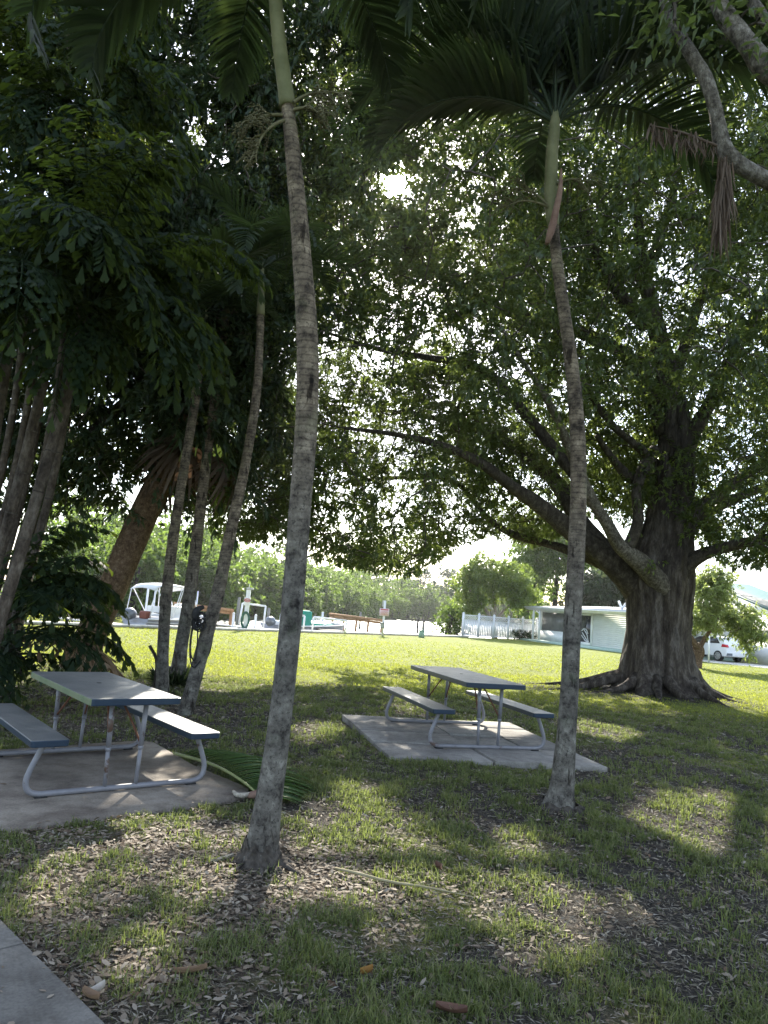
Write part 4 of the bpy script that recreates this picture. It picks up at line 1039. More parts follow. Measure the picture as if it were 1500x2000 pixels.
# --- three thin palms behind the left table
def thin_palm(label, base, tr, wpx, fr, seed, dark=False, **kw):
    g = np.random.default_rng(seed)
    Y = base[1]
    p = thing('thin_palm', label, 'palm tree', (base[0], base[1], 0), 0, 'cluster of thin palms behind the left table')
    P = px_path([(x, y, Y + dy) for x, y, dy in tr]); P[0] = [base[0], base[1], -.05]
    ring_trunk(P, np.array(wpx) / 2 / F * Y, 16, 170, (.2, .45), p, p.location, amp=.02)
    top = P[-1]
    d = nrm(P[-1] - P[-2])
    cP = catmull([P[-1] - d * .05, P[-1] + d * .35, P[-1] + d * .8], 10)
    r_ = wpx[-1] / 2 / F * Y
    v, q, t = tube_arr(cP, np.linspace(r_ * 1.2, r_ * .6, 10), 12, True)
    np_mesh('crownshaft', v - np.array(p.location), [q, t], M['crownshaft'], p, True)
    for az, e0, dr, Lf in fr:
        add_frond(p, cP[-2], az + g.uniform(-8, 8), e0 + g.uniform(-6, 6), dr + g.uniform(-10, 10), Lf, leaf=.55, wid=.04, n=34, g=g)
    return p
fr_std = [(180, 40, 130, 1.8), (225, 30, 120, 1.7), (270, 35, 120, 1.7), (315, 50, 130, 1.7), (0, 45, 130, 1.8), (50, 60, 110, 1.7), (100, 55, 120, 1.7), (140, 65, 100, 1.7), (200, 75, 70, 1.6), (270, 5, 95, 1.6)]
bA = gnd(318, 1352); thin_palm('leftmost thin palm of the three, straight grey trunk behind the left table', bA, [(318, 1352, 0), (318, 1280, 0), (322, 1200, 0), (332, 1100, .05), (346, 1000, .1), (362, 900, .15), (380, 790, .2), (392, 690, .25)], (27, 22, 21, 21, 20, 19, 18, 16), fr_std, 3)
bB = gnd(347, 1336); thin_palm('middle thin palm of the three, rising from a dark rooty stump', bB, [(347, 1336, 0), (353, 1270, 0), (366, 1190, 0), (380, 1090, 0), (391, 1000, 0), (403, 900, 0), (418, 790, 0), (432, 690, 0), (440, 620, 0)], (36, 25, 24, 23, 21, 20, 18, 17, 15), fr_std[::-1], 4)
bC = gnd(360, 1398); thin_palm('rightmost thin palm of the three, leaning right with a black cable wound on it', bC, [(360, 1398, 0), (374, 1350, 0), (398, 1260, 0), (425, 1160, .05), (448, 1050, .1), (468, 960, .15), (488, 860, .2), (502, 760, .25), (507, 680, .3), (509, 610, .35)], (32, 27, 26, 25, 23, 21, 19, 18, 16, 15), fr_std, 5)
# stump and cut stems, strappy weed at their foot
sb = gnd(345, 1328, 0)
stp = thing('palm_stump', 'short cut palm stump among the three thin palms', 'stump', sb)
v, q, t = tube_arr(np.array([[-.12, .15, -.05], [-.13, .15, .12], [-.12, .15, .22]]), [.13, .11, .11], 14, True, lambda i, th: 1 + .08 * np.sin(4 * th)); np_mesh('stub', v, [q, t], M['limb_bark'], stp)
def stick(name, label, cat, pts, r, m):
    o0 = np.asarray(pts[0], float); mb = MB().tube(np.asarray(pts) - o0, r, 7, 8); o = mb.build(name, m, None, True); o.location = tuple(o0); return tag(o, label, cat)
stick('cut_stem', 'thin dark cut stem slanting left of the leftmost thin palm', 'stem', [at(307, 1300, bA[1] + .1) * [1, 1, 0] + [0, 0, 0], at(306, 1292, bA[1] + .1), at(292, 1261, bA[1] + .1)], (.03, .028, .026), M['limb_bark'])
stick('forked_stem', 'short forked dead stem beside the middle thin palm', 'stem', [at(342, 1330, bB[1] - .15) * [1, 1, 0], at(344, 1290, bB[1] - .15), at(341, 1272, bB[1] - .15)], (.022, .02, .016), M['limb_bark'])
gb = []
for k in range(260):
    a = rng.uniform(0, 6.28); gb.append((a, rng.uniform(.15, .42)))
P = np.array([[bB[0] + math.cos(a) * .16 + rng.normal() * .05, bB[1] - .25 + math.sin(a) * .16 + rng.normal() * .05, .02] for a, l in gb]); D = np.array([[math.cos(a) * .8, math.sin(a) * .8, rng.uniform(.2, 1.3)] for a, l in gb])
V, T = leaf_arr(P, D, rand_dir(260), np.array([l for a, l in gb]), np.full(260, .02), .1, .35)
tag(np_mesh('strap_weed', V - bB, T, M['dark_leaf']), 'dark strap-leaved weed at the foot of the middle thin palm', 'plant').location = tuple(bB)
# black cable looped on the leaning palm
cab = thing('cable_coil', 'black cable looped round the leaning thin palm above the left table', 'cable', at(398, 1250, bC[1]))
co = np.array(cab.location); cy_ = bC[1] - .02
pp = lambda x, y, d=0: at(x, y, cy_ + d) - co
mb = MB()
mb.tube([pp(392, 1200), pp(380, 1208, -.1), pp(373, 1240, -.1), pp(371, 1270, -.12), pp(373, 1295, -.14), pp(380, 1303, -.1), pp(392, 1290, -.14)], .011, 6, 26)
mb.tube([pp(402, 1205), pp(386, 1215, -.14), pp(386, 1240, -.15), pp(384, 1275, -.15), pp(380, 1290, -.13), pp(372, 1275, -.1), pp(376, 1230, -.1), pp(388, 1196, -.1)], .010, 6, 30)
mb.tube([pp(410, 1190, .05), pp(420, 1215, .08), pp(416, 1240, .1), pp(410, 1270, .08), pp(400, 1296, .04), pp(392, 1330, .0)], .012, 6, 24)
mb.build('cable', M['black'], cab, True)
mb = MB()
for k in range(7):
    a = [pp(384 + rng.uniform(-4, 6), 1196 + rng.uniform(-6, 14), -.16)]
    cx_, cy2 = 388 + rng.uniform(-5, 7), 1212 + rng.uniform(-8, 14); rr_ = rng.uniform(8, 15)
    mb.tube([pp(cx_ + math.cos(u) * rr_ * .7, cy2 + math.sin(u) * rr_, -.16 + .04 * math.sin(u * 2 + k)) for u in np.linspace(0, 6.0, 12)], .010, 5, 20)
mb.build('coil', M['black'], cab, True)
bk = MB(); bk.tube([pp(396, 1186, -.08), pp(384, 1192, -.2), pp(380, 1206, -.2), pp(390, 1210, -.12)], (.03, .045, .04, .03), 8, 12); bk.build('hook', M['black'], cab, True)

# --- leaning cabbage palm
bS = gnd(150, 1306); YS = bS[1]
sab = thing('leaning_palm', 'thick brown palm leaning right behind the left table', 'palm tree', (bS[0], bS[1], 0))
P = px_path([(148, 1306, YS), (176, 1246, YS), (205, 1180, YS), (238, 1105, YS), (268, 1035, YS), (300, 965, YS), (335, 890, YS), (368, 815, YS)]); P[0] = [bS[0], bS[1], -.1]
ring_trunk(P, np.array([74, 58, 54, 54, 54, 53, 50, 44]) / 2 / F * YS, 20, 120, (.9, .99), sab, sab.location, m=M['brown_bark'], amp=.01)
def fan_arr(pet, rad, n=26, g=rng, spread=4.2, droop=.5):
    """costapalmate leaf: petiole along +X then a fan of pleated segments"""
    mb = MB(); mb.add(*tube_arr(np.array([[0, 0, 0], [pet * .5, 0, .06], [pet, 0, 0]]), [.02, .016, .012], 5, False))
    V = []; Q = []
    for k in range(n):
        a = (k / (n - 1) - .5) * spread
        d = np.array([math.cos(a), math.sin(a), g.uniform(-.1, .2)]); w = np.array([-math.sin(a), math.cos(a), .5 * (1 if k % 2 else -1)])
        ll = rad * (1 - .25 * abs(a) / spread) * g.uniform(.9, 1.05)
        p = np.array([pet, 0, 0]); 
        for j, u in enumerate((0.02, .4, .72, 1.0)):
            c = p + d * ll * u + [0, 0, -droop * ll * u ** 2.6]
            wd = (.01, .045, .035, .004)[j]
            V += [c - w * wd, c + w * wd]
        b = k * 8
        for j in range(3): Q.append([b + 2 * j, b + 2 * j + 1, b + 2 * j + 3, b + 2 * j + 2])
    mb.add(V, Q); return mb
gs = np.random.default_rng(3)
for k in range(9):
    dead = k >= 6
    o = fan_arr(gs.uniform(.6, 1.1), gs.uniform(.8, 1.05), 28, gs, droop=.9 if dead else .6).build('dead_fan' if dead else 'fan', M['dry_frond' if dead else 'palm_leaf'], sab)
    o.location = tuple(P[-1] - np.array(sab.location) + [0, 0, -.25 if dead else 0])
    o.rotation_euler = (gs.uniform(-.3, .3), R(gs.uniform(35, 75)) if dead else R(gs.uniform(-70, 25)), gs.uniform(0, 6.28))

# --- fishtail palm clump on the left
def fishtail_leaflet(c, d, up, ll, w, g):
    """jagged wedge"""
    d = nrm(d); s = nrm(np.cross(d, up)); n_ = np.cross(s, d)
    P = [c, c + d * ll * .55 - s * w * .34 + n_ * w * .05, c + d * ll * .60 + s * w * .36 + n_ * w * .05, c + d * ll * .86 - s * w * .6, c + d * ll * 1.02 - s * w * .18 - n_ * w * .08, c + d * ll * .88 + s * w * .02, c + d * ll * 1.08 + s * w * .22 - n_ * w * .1, c + d * ll * .82 + s * w * .62]
    return P, [[0, 2, 1], [1, 5, 3], [3, 5, 4], [1, 2, 5], [5, 2, 7], [5, 7, 6]]
def fishtail_arr(Lf, e0, droop, g, npin=11, pl=.72, nl=9, ll=.155, wl=.058):
    mb = MB(); m = 20
    t = np.linspace(0, 1, m); ang = e0 - droop * t ** 1.3
    Pc = np.concatenate([[[0, 0, 0]], np.cumsum(np.stack([np.cos(ang), 0 * t, np.sin(ang)], -1)[:-1] * Lf / (m - 1), 0)])
    mb.add(*tube_arr(Pc, np.linspace(.022, .004, m), 6, False))
    for k, tk in enumerate(np.linspace(.28, 1.0, npin)):
        c = np.array([np.interp(tk, t, Pc[:, i]) for i in range(3)]); i0 = min(int(tk * (m - 1)), m - 2); T = nrm(Pc[i0 + 1] - Pc[i0])
        for s in ((-1, 1) if k < npin - 1 else (0,)):
            S = nrm(np.cross(T, [0, 0, 1.0]) + 1e-6) * s
            d = nrm(S + T * (.55 + .5 * tk) + [0, 0, g.uniform(-.15, .1)]) if s else T
            L2 = pl * (1.05 - .45 * tk) * g.uniform(.85, 1.1)
            P = []; p = c.copy(); dd = d.copy()
            for j in range(7):
                P.append(p.copy()); p = p + dd * L2 / 6; dd = nrm(dd + [0, 0, -.13])
            P = np.array(P); mb.add(*tube_arr(P, np.linspace(.008, .002, 7), 3, False))
            for j in range(nl):
                u = (.15 + .85 * j / (nl - 1)) * 5.99; i1 = int(u); cc = P[i1] + (P[min(i1 + 1, 6)] - P[i1]) * (u - i1); td = nrm(P[min(i1 + 1, 6)] - P[max(i1 - 1, 0)])
                sd = nrm(np.cross(td, [0, 0, 1.0]) + 1e-6)
                for s2 in ((-1, 1) if j < nl - 1 else (0,)):
                    dl = nrm(sd * s2 * .8 + td * .7 + [0, 0, -.45 + g.uniform(-.35, .2)])
                    l_ = ll * g.uniform(.75, 1.2); V, T_ = fishtail_leaflet(cc, dl, np.array([0, 0, 1.0]) + rand_dir(1, g)[0] * .5, l_ * (1.25 if s2 == 0 else 1), wl * g.uniform(.8, 1.25) * (1.4 if s2 == 0 else 1), g)
                    mb.add(V, None, T_)
    return mb
gf = np.random.default_rng(17)
def fishtail_stem(label, path, wpx, fr, leafm='fishtail_leaf', Y=8.5, **kw):
    P = px_path(path)
    b = P[0].copy(); b[2] = 0
    p = thing('fishtail_palm', label, 'palm tree', b, 0, 'fishtail palm clump at the left edge')
    P[0, 2] = -.05
    ring_trunk(P, np.array(wpx) / 2 / F * Y, 14, 110, (.0, .02), p, p.location, m=M['stem_bark'], amp=.012)
    # raised leaf scars every half metre or so
    Lp = catmull(P, 60)
    for k in range(6, 58, 6):
        d = nrm(Lp[k + 1] - Lp[k]); r_ = np.interp(k / 59, np.linspace(0, 1, len(wpx)), wpx) / 2 / F * Y
        v, q, t = tube_arr(np.array([Lp[k] - d * .012, Lp[k] - d * .006, Lp[k] + d * .006, Lp[k] + d * .012]), [r_ * .9, r_ * 1.09, r_ * 1.09, r_ * .9], 12, False)
        np_mesh('scar', v - np.array(p.location), q, M['limb_bark'], p, True)
    for (u, az, e0, dr, Lf) in fr:
        k = min(int(u * 59), 59)
        o = fishtail_arr(Lf, R(e0), R(dr), gf, **kw).build('frond', M[leafm], p)
        o.location = tuple(Lp[k] - np.array(p.location)); o.rotation_euler = (0, 0, R(az))
    return p
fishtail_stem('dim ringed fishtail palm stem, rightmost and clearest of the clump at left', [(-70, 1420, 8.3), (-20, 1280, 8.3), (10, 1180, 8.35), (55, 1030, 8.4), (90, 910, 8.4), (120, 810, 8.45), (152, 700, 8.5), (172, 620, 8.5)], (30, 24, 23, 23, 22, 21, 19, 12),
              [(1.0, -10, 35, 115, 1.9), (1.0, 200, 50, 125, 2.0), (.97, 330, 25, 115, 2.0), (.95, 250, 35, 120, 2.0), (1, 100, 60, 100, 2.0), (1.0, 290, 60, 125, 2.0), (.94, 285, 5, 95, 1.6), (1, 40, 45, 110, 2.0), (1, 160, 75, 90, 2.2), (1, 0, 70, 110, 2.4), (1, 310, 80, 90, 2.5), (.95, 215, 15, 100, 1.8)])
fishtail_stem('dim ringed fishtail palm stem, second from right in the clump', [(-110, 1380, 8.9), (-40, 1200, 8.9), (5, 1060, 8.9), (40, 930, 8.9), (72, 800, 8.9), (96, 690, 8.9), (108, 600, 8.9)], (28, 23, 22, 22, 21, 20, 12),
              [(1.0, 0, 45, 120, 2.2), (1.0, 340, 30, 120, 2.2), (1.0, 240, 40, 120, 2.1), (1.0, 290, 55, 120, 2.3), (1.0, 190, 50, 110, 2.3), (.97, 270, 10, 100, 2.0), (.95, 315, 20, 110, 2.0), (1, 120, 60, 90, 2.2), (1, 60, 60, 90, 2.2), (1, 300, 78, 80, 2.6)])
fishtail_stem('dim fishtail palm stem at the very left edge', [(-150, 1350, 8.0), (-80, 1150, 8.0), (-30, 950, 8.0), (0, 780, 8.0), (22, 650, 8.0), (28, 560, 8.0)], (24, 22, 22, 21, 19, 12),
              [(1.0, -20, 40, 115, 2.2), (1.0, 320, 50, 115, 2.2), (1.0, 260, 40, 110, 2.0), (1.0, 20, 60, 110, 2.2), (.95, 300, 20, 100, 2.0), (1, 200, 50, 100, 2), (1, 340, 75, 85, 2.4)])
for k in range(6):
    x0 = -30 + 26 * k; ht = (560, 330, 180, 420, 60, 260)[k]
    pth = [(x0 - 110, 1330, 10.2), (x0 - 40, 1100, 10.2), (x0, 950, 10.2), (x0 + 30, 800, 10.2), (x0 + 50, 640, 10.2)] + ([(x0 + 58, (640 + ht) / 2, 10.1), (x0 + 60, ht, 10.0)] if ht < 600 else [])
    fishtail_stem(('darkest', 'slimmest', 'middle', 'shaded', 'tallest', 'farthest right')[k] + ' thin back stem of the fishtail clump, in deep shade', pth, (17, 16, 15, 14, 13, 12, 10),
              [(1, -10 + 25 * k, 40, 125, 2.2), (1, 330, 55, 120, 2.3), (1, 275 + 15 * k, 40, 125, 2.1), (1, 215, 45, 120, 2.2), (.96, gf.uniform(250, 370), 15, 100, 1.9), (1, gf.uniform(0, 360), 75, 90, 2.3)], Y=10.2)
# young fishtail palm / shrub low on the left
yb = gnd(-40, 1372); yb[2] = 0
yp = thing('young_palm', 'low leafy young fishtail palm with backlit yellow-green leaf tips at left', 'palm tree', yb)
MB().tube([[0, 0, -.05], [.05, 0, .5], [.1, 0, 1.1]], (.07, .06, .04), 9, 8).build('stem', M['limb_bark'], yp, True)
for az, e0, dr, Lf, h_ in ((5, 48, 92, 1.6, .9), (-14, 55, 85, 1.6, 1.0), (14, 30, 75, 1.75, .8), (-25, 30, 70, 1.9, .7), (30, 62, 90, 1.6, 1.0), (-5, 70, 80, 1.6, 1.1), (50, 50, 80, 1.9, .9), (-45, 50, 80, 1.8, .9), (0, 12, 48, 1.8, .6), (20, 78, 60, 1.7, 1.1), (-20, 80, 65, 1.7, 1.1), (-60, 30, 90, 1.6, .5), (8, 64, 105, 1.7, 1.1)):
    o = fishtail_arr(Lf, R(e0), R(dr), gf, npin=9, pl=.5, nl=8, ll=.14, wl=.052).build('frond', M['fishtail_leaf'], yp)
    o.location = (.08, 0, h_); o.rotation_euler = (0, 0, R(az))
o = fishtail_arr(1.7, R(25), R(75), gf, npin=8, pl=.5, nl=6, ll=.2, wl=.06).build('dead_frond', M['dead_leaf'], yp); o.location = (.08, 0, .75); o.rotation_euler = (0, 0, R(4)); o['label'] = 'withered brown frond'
# shrub at the very lower left
sh_b = gnd(10, 1382); sh_b[2] = 0
gq = np.random.default_rng(23)
broad_tree('shrub', 'dark low shrub beside the far bench of the left table', 'shrub', sh_b, [sh_b + [0, 0, -.05], sh_b + [.02, 0, .3], sh_b + [-.05, 0, .7]], (.03, .025, .015),
           [(sh_b[0] - .25, sh_b[1], .55, .55, .4, .5, 1)], 60, 26, .13, (.07, .12), (.4, .55), M['dark_leaf'], M['twig'], holes=False, g=gq)

# ------------------------------------------------------------------ overhanging boughs, upper right
ob = np.array([5.3, 5.6, 0])
over_t = thing('overhanging_tree', 'rough-barked tree whose lichened boughs hang into the upper right corner', 'tree', ob)
YO = 5.2
v, q, t = tube_arr(catmull([ob + [0, 0, -.1], ob + [-.05, 0, 1.5], ob + [-.2, 0, 3.0], ob + [-.3, -.1, 4.4], ob + [-.5, -.1, 6]], 20), np.linspace(.27, .14, 20), 14, True, lambda i, th: 1 + .07 * np.sin(3 * th + i * .4))
np_mesh('trunk', v - ob, [q, t], M['grey_bark'], over_t, True)
ends = [ob + [-.2, 0, 2.9], ob + [-.35, -.1, 4.3], ob + [-.4, -.1, 5.0]]
obs = Skeleton()
for k, (pts, w) in enumerate((([(1700, 420, YO), (1600, 395, YO), (1510, 358, YO), (1450, 325, YO), (1412, 288, YO), (1398, 215, YO), (1376, 150, YO + .05), (1340, 90, YO + .1), (1310, 40, YO + .15), (1285, -40, YO + .2)], (44, 40, 36, 33, 34, 30, 28, 24, 20, 16)),
                              ([(1640, 300, YO), (1560, 190, YO), (1500, 135, YO), (1455, 80, YO + .1), (1410, 20, YO + .2), (1370, -60, YO + .3)], (50, 48, 46, 42, 36, 26)),
                              ([(1620, 180, YO + .1), (1540, 90, YO + .2), (1480, 20, YO + .3), (1440, -60, YO + .4)], (34, 30, 24, 18)))):
    P, r_, _ = limb_tube(pts, w, 34, 12, .07)
    P2_ = np.vstack([catmull([ends[k], (ends[k] + P[0]) / 2 + [0, 0, .1], P[0]], 8)[:-1], P]); rr = np.concatenate([np.linspace(.12, r_[0], 7), r_])
    v, q, t = tube_arr(P2_, rr, 12, True, lambda i, th: 1 + .08 * np.sin(2 * th + i * .6) + .06 * np.sin(5 * th - i))
    np_mesh('bough', v - ob, [q, t], M['grey_bark'], over_t, True); obs.path(P[12:])
oc = np.array([at(x, y, YO + rng.uniform(-.6, 1.6)) for x, y in zip(rng.uniform(1250, 1620, 60), rng.uniform(-260, 120, 60))])
grow(obs, oc, k=.004).build('twigs', M['twig'], over_t, True).location = tuple(-ob)
P, D, N, Ln, Wd = spray(oc, 30, .2, (.08, .13), (.35, .45), .4)
V, T = leaf_arr(P, D, N, Ln, Wd); o = np_mesh('crown', V - ob, T, M['fig_leaf'], over_t); o['kind'] = 'stuff'
for ch in over_t.children:
    if ch.name.startswith('twigs'): ch['kind'] = 'stuff'
# dead fronds caught on the bough
def dead_hang(name, label, a, b, n, w, L_, g):
    a = np.asarray(a); b = np.asarray(b); t = thing(name, label, 'palm frond', a)
    MB().tube([[0, 0, 0], (b - a) * .5 + [0, 0, .02], b - a], (.012, .01, .005), 6, 10).build('stalk', M['dry_frond'], t, True)
    V = []; Q = []; base = 0
    for k in range(n):
        u = g.uniform(0, 1); c = (b - a) * u + g.normal(size=3) * .02
        d = nrm(np.array([g.normal() * w, g.normal() * w, -1])); l = L_ * g.uniform(.35, 1.15); sd = nrm(np.cross(d, rand_dir(1, g)[0]))
        for j, uu in enumerate((0, .35, .7, 1)):
            p = c + d * l * uu + [g.normal() * .008 * uu, 0, 0]; wd = (.003, .0065, .0055, .001)[j]; V += [p - sd * wd, p + sd * wd]
        for j in range(3): Q.append([base + 2 * j, base + 2 * j + 1, base + 2 * j + 3, base + 2 * j + 2])
        base += 8
    mb = MB().add(V, Q); mb.build('leaflets', M['dry_frond'], t)['kind'] = 'stuff'
gd = np.random.default_rng(2)
dead_hang('hanging_frond', 'withered brown palm frond hanging straight down from the bough at upper right', at(1416, 308, YO - .12), at(1408, 395, YO - .12), 230, .10, .44, gd)
dead_hang('draped_frond', 'dry brown palm frond draped over the bough, reaching left', at(1400, 285, YO - .12), at(1270, 245, YO - .2), 130, .22, .17, gd)

# ------------------------------------------------------------------ picnic tables
def picnic_table(label, c, axis, Ln, fx_, z0, ztop, W_=.74, seed=0, edge='topedge'):
    """long axis = local X; near end is -X"""
    ang = math.atan2(axis[1], axis[0])
    t = thing('picnic_table', label, 'picnic table', (c[0], c[1], z0), ang, 'picnic tables on the concrete pads')
    g_ = np.random.default_rng(seed)
    def plank(name, y, w, z, th, bev):
        bm = bmesh.new(); bmesh.ops.create_cube(bm, size=1)
        bmesh.ops.scale(bm, vec=(Ln, w, th), verts=bm.verts); bmesh.ops.translate(bm, vec=(0, y, z - th / 2), verts=bm.verts)
        # clipped corners, soft edges
        ve = [e for e in bm.edges if abs(e.verts[0].co.z - e.verts[1].co.z) > th * .5]
        bmesh.ops.bevel(bm, geom=ve, offset=bev, segments=2, affect='EDGES', profile=.5)
        he = [e for e in bm.edges if abs(e.verts[0].co.z - e.verts[1].co.z) < 1e-5]
        bmesh.ops.bevel(bm, geom=he, offset=.006, segments=2, affect='EDGES', profile=.5)
        me = bpy.data.meshes.new(name)
        bm.normal_update()
        for f in bm.faces: f.material_index = 0 if f.normal.z > .8 else (2 if (f.normal.y > .7 and name == 'tabletop') else 1)
        bm.to_mesh(me); bm.free()
        for k in ('tabletop', 'topedge', edge): me.materials.append(M[k])
        o = bpy.data.objects.new(name, me); C.objects.link(o); o.parent = t
        return o
    tp_ = plank('tabletop', 0, W_, ztop, .055, .03)
    hole = MB().tube([[.05, 0, ztop - .01], [.05, 0, ztop + .0012]], .022, 14).build('umbrella_hole', M['black'], t)
    for s in (-1, 1):
        plank('bench_seat', s * .62, .27, .45, .05, .022)
        MB().box((0, s * .62, .393), (Ln - .25, .03, .012)).build('seat_rail', M['steel'], t)
    for sx in (-1, 1):
        x = sx * fx_
        P = [[x, -.62, .40], [x, -.635, .36], [x, -.70, .20], [x, -.715, .12], [x, -.69, .055], [x, -.62, .028], [x, -.5, .026], [x, 0, .026], [x, .5, .026], [x, .62, .028], [x, .69, .055], [x, .715, .12], [x, .70, .20], [x, .635, .36], [x, .62, .40]]
        MB().tube(P, .022, 10, 70).build('end_frame', M['steel'], t, True)
        for sy in (-1, 1):
            MB().box((x, sy * .60, .004), (.05, .09, .010)).build('foot_pad', M['black'], t)
            lg = MB(); a = np.array([x, sy * .125, .035]); b = np.array([x, sy * .14, ztop - .056]); mid = a + (b - a) * .45
            lg.tube([a, mid], .017, 10); lg.tube([mid, b], .021, 10); lg.tube([mid - [0, 0, .015], mid + [0, 0, .012]], .0225, 10)
            lo_ = lg.build('leg', M['rusty_leg' if seed == 1 and sx < 0 else 'steel'], t, True)
            if seed == 1 and sx < 0: lo_['label'] = 'grey table leg blotched with rust'
            br = MB(); br.tube([[x - sx * .01, sy * .13, .36], [x - sx * .22, sy * .085, .56], [x - sx * .38, sy * .05, ztop - .06]], .009, 7, 10); br.build('brace', M['rust'], t, True)
        MB().box((x, 0, ztop - .068), (.035, .34, .022)).build('crossbar', M['steel'], t)
    return t
T1 = picnic_table('larger nearer picnic table with algae on its long left edge and rusted legs', (-2.40, 6.75), (-.62, .785), 1.83, .745, PADZ, .745, seed=1, edge='mossedge')
T2 = picnic_table('farther picnic table on the slab pad between the two foreground palms', (1.17, 9.62), (-.27, .963), 2.08, .87, SLZ - .004, .76, seed=2)

# ------------------------------------------------------------------ ground cover
def in_poly(x, y, poly):
    p = np.asarray(poly)[:, :2]; c = np.zeros(len(x), bool); j = len(p) - 1
    for i in range(len(p)):
        a, b = p[i], p[j]
        m_ = ((a[1] > y) != (b[1] > y)) & (x < (b[0] - a[0]) * (y - a[1]) / (b[1] - a[1] + 1e-12) + a[0]); c ^= m_; j = i
    return c
slab_poly = [c00, c10, c11, c01]
wk = [wa - wd * 4, wa + wd * 5, wa + wd * 5 + wn * 3, wa - wd * 4 + wn * 3]
def free(x, y, tree=True):
    ok = ~(in_poly(x, y, pad) | in_poly(x, y, slab_poly) | in_poly(x, y, wk))
    ok &= np.hypot(x - P1[0], y - P1[1]) > .17
    ok &= np.hypot(x - P2[0], y - P2[1]) > .19
    ok &= np.hypot(x - BIG[0], y - BIG[1]) > 1.5
    return ok
def scatter(n, y0, y1, g, mar=.7):
    y = np.sqrt(g.uniform(y0 ** 2, y1 ** 2, n)); x = g.uniform(-1, 1, n) * (.545 * y + mar)
    return x, y
def grass(name, label, spec, m, g):
    Vs, Qs, Ts, nb = [], [], [], 0
    for (n, y0, y1, per, L0, L1, w, lay, den) in spec:
        x, y = scatter(n, y0, y1, g)
        ok = free(x, y); x, y = x[ok], y[ok]
        v = 1 - .78 * bare_f(x, y) - .42 * litter_f(x, y)
        if y1 < 16:
            pat = vnoise(x, y, 2.1, 1.2) * .8 + vnoise(x, y, 7.5, 4.4) * 1.1
            keep = g.uniform(size=len(x)) < np.clip((.34 * v + 1.15 * pat * v) * den, .05 * v, 1)
        else:
            pat = vnoise(x, y, .5, 2.0) * .5
            keep = g.uniform(size=len(x)) < np.clip((v + pat) * den, .02, 1) * np.clip((44 - y) / 16, 0, 1)
        x, y, pat = x[keep], y[keep], pat[keep]
        k = len(x)
        # blades of a tuft
        bx = np.repeat(x, per) + g.normal(size=k * per) * .022; by = np.repeat(y, per) + g.normal(size=k * per) * .022
        ok = free(bx, by); vig = np.repeat(np.clip(.9 + .6 * pat, .55, 1.2), per)[ok]
        bx, by = bx[ok], by[ok]; n_ = len(bx)
        a = g.uniform(0, 2 * PI, n_); ln = g.uniform(L0, L1, n_) * vig; tilt = g.uniform(.1, lay, n_)
        d0 = np.stack([np.cos(a) * tilt * .5, np.sin(a) * tilt * .5, np.ones(n_)], -1); d0 = nrm(d0)
        d1 = nrm(np.stack([np.cos(a) * tilt * 1.6, np.sin(a) * tilt * 1.6, .75 - .4 * tilt], -1))
        B = np.stack([bx, by, gz(bx, by) - .004], -1); sd = np.stack([-np.sin(a + g.normal(size=n_) * .5), np.cos(a), np.zeros(n_)], -1); sd = nrm(sd)
        ww = (w * g.uniform(.6, 1.3, n_))[:, None]
        Mid = B + d0 * (ln * .5)[:, None]; Tip = Mid + d1 * (ln * .55)[:, None]
        V = np.stack([B - sd * ww * .5, B + sd * ww * .5, Mid + sd * ww * .45, Mid - sd * ww * .45, Tip], 1).reshape(-1, 3)
        b = (np.arange(n_) * 5)[:, None] + nb
        Vs.append(V); Qs.append(b + [0, 1, 2, 3]); Ts.append(b + [3, 2, 4]); nb += n_ * 5
    o = np_mesh(name, np.vstack(Vs), [np.vstack(Qs), np.vstack(Ts)], m)
    return tag(o, label, 'grass', kind='stuff')
g7 = np.random.default_rng(31)
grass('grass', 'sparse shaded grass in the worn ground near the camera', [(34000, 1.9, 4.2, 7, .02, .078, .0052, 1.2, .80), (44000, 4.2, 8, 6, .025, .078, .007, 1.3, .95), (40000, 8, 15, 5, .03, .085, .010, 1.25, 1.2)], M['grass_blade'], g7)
grass('lawn_grass', 'short mown sunlit grass across the middle of the lawn', [(20000, 14.5, 22, 4, .03, .07, .013, .9, 1), (24000, 22, 44, 3, .03, .07, .028, .9, 1)], M['sunny_blade'], g7)
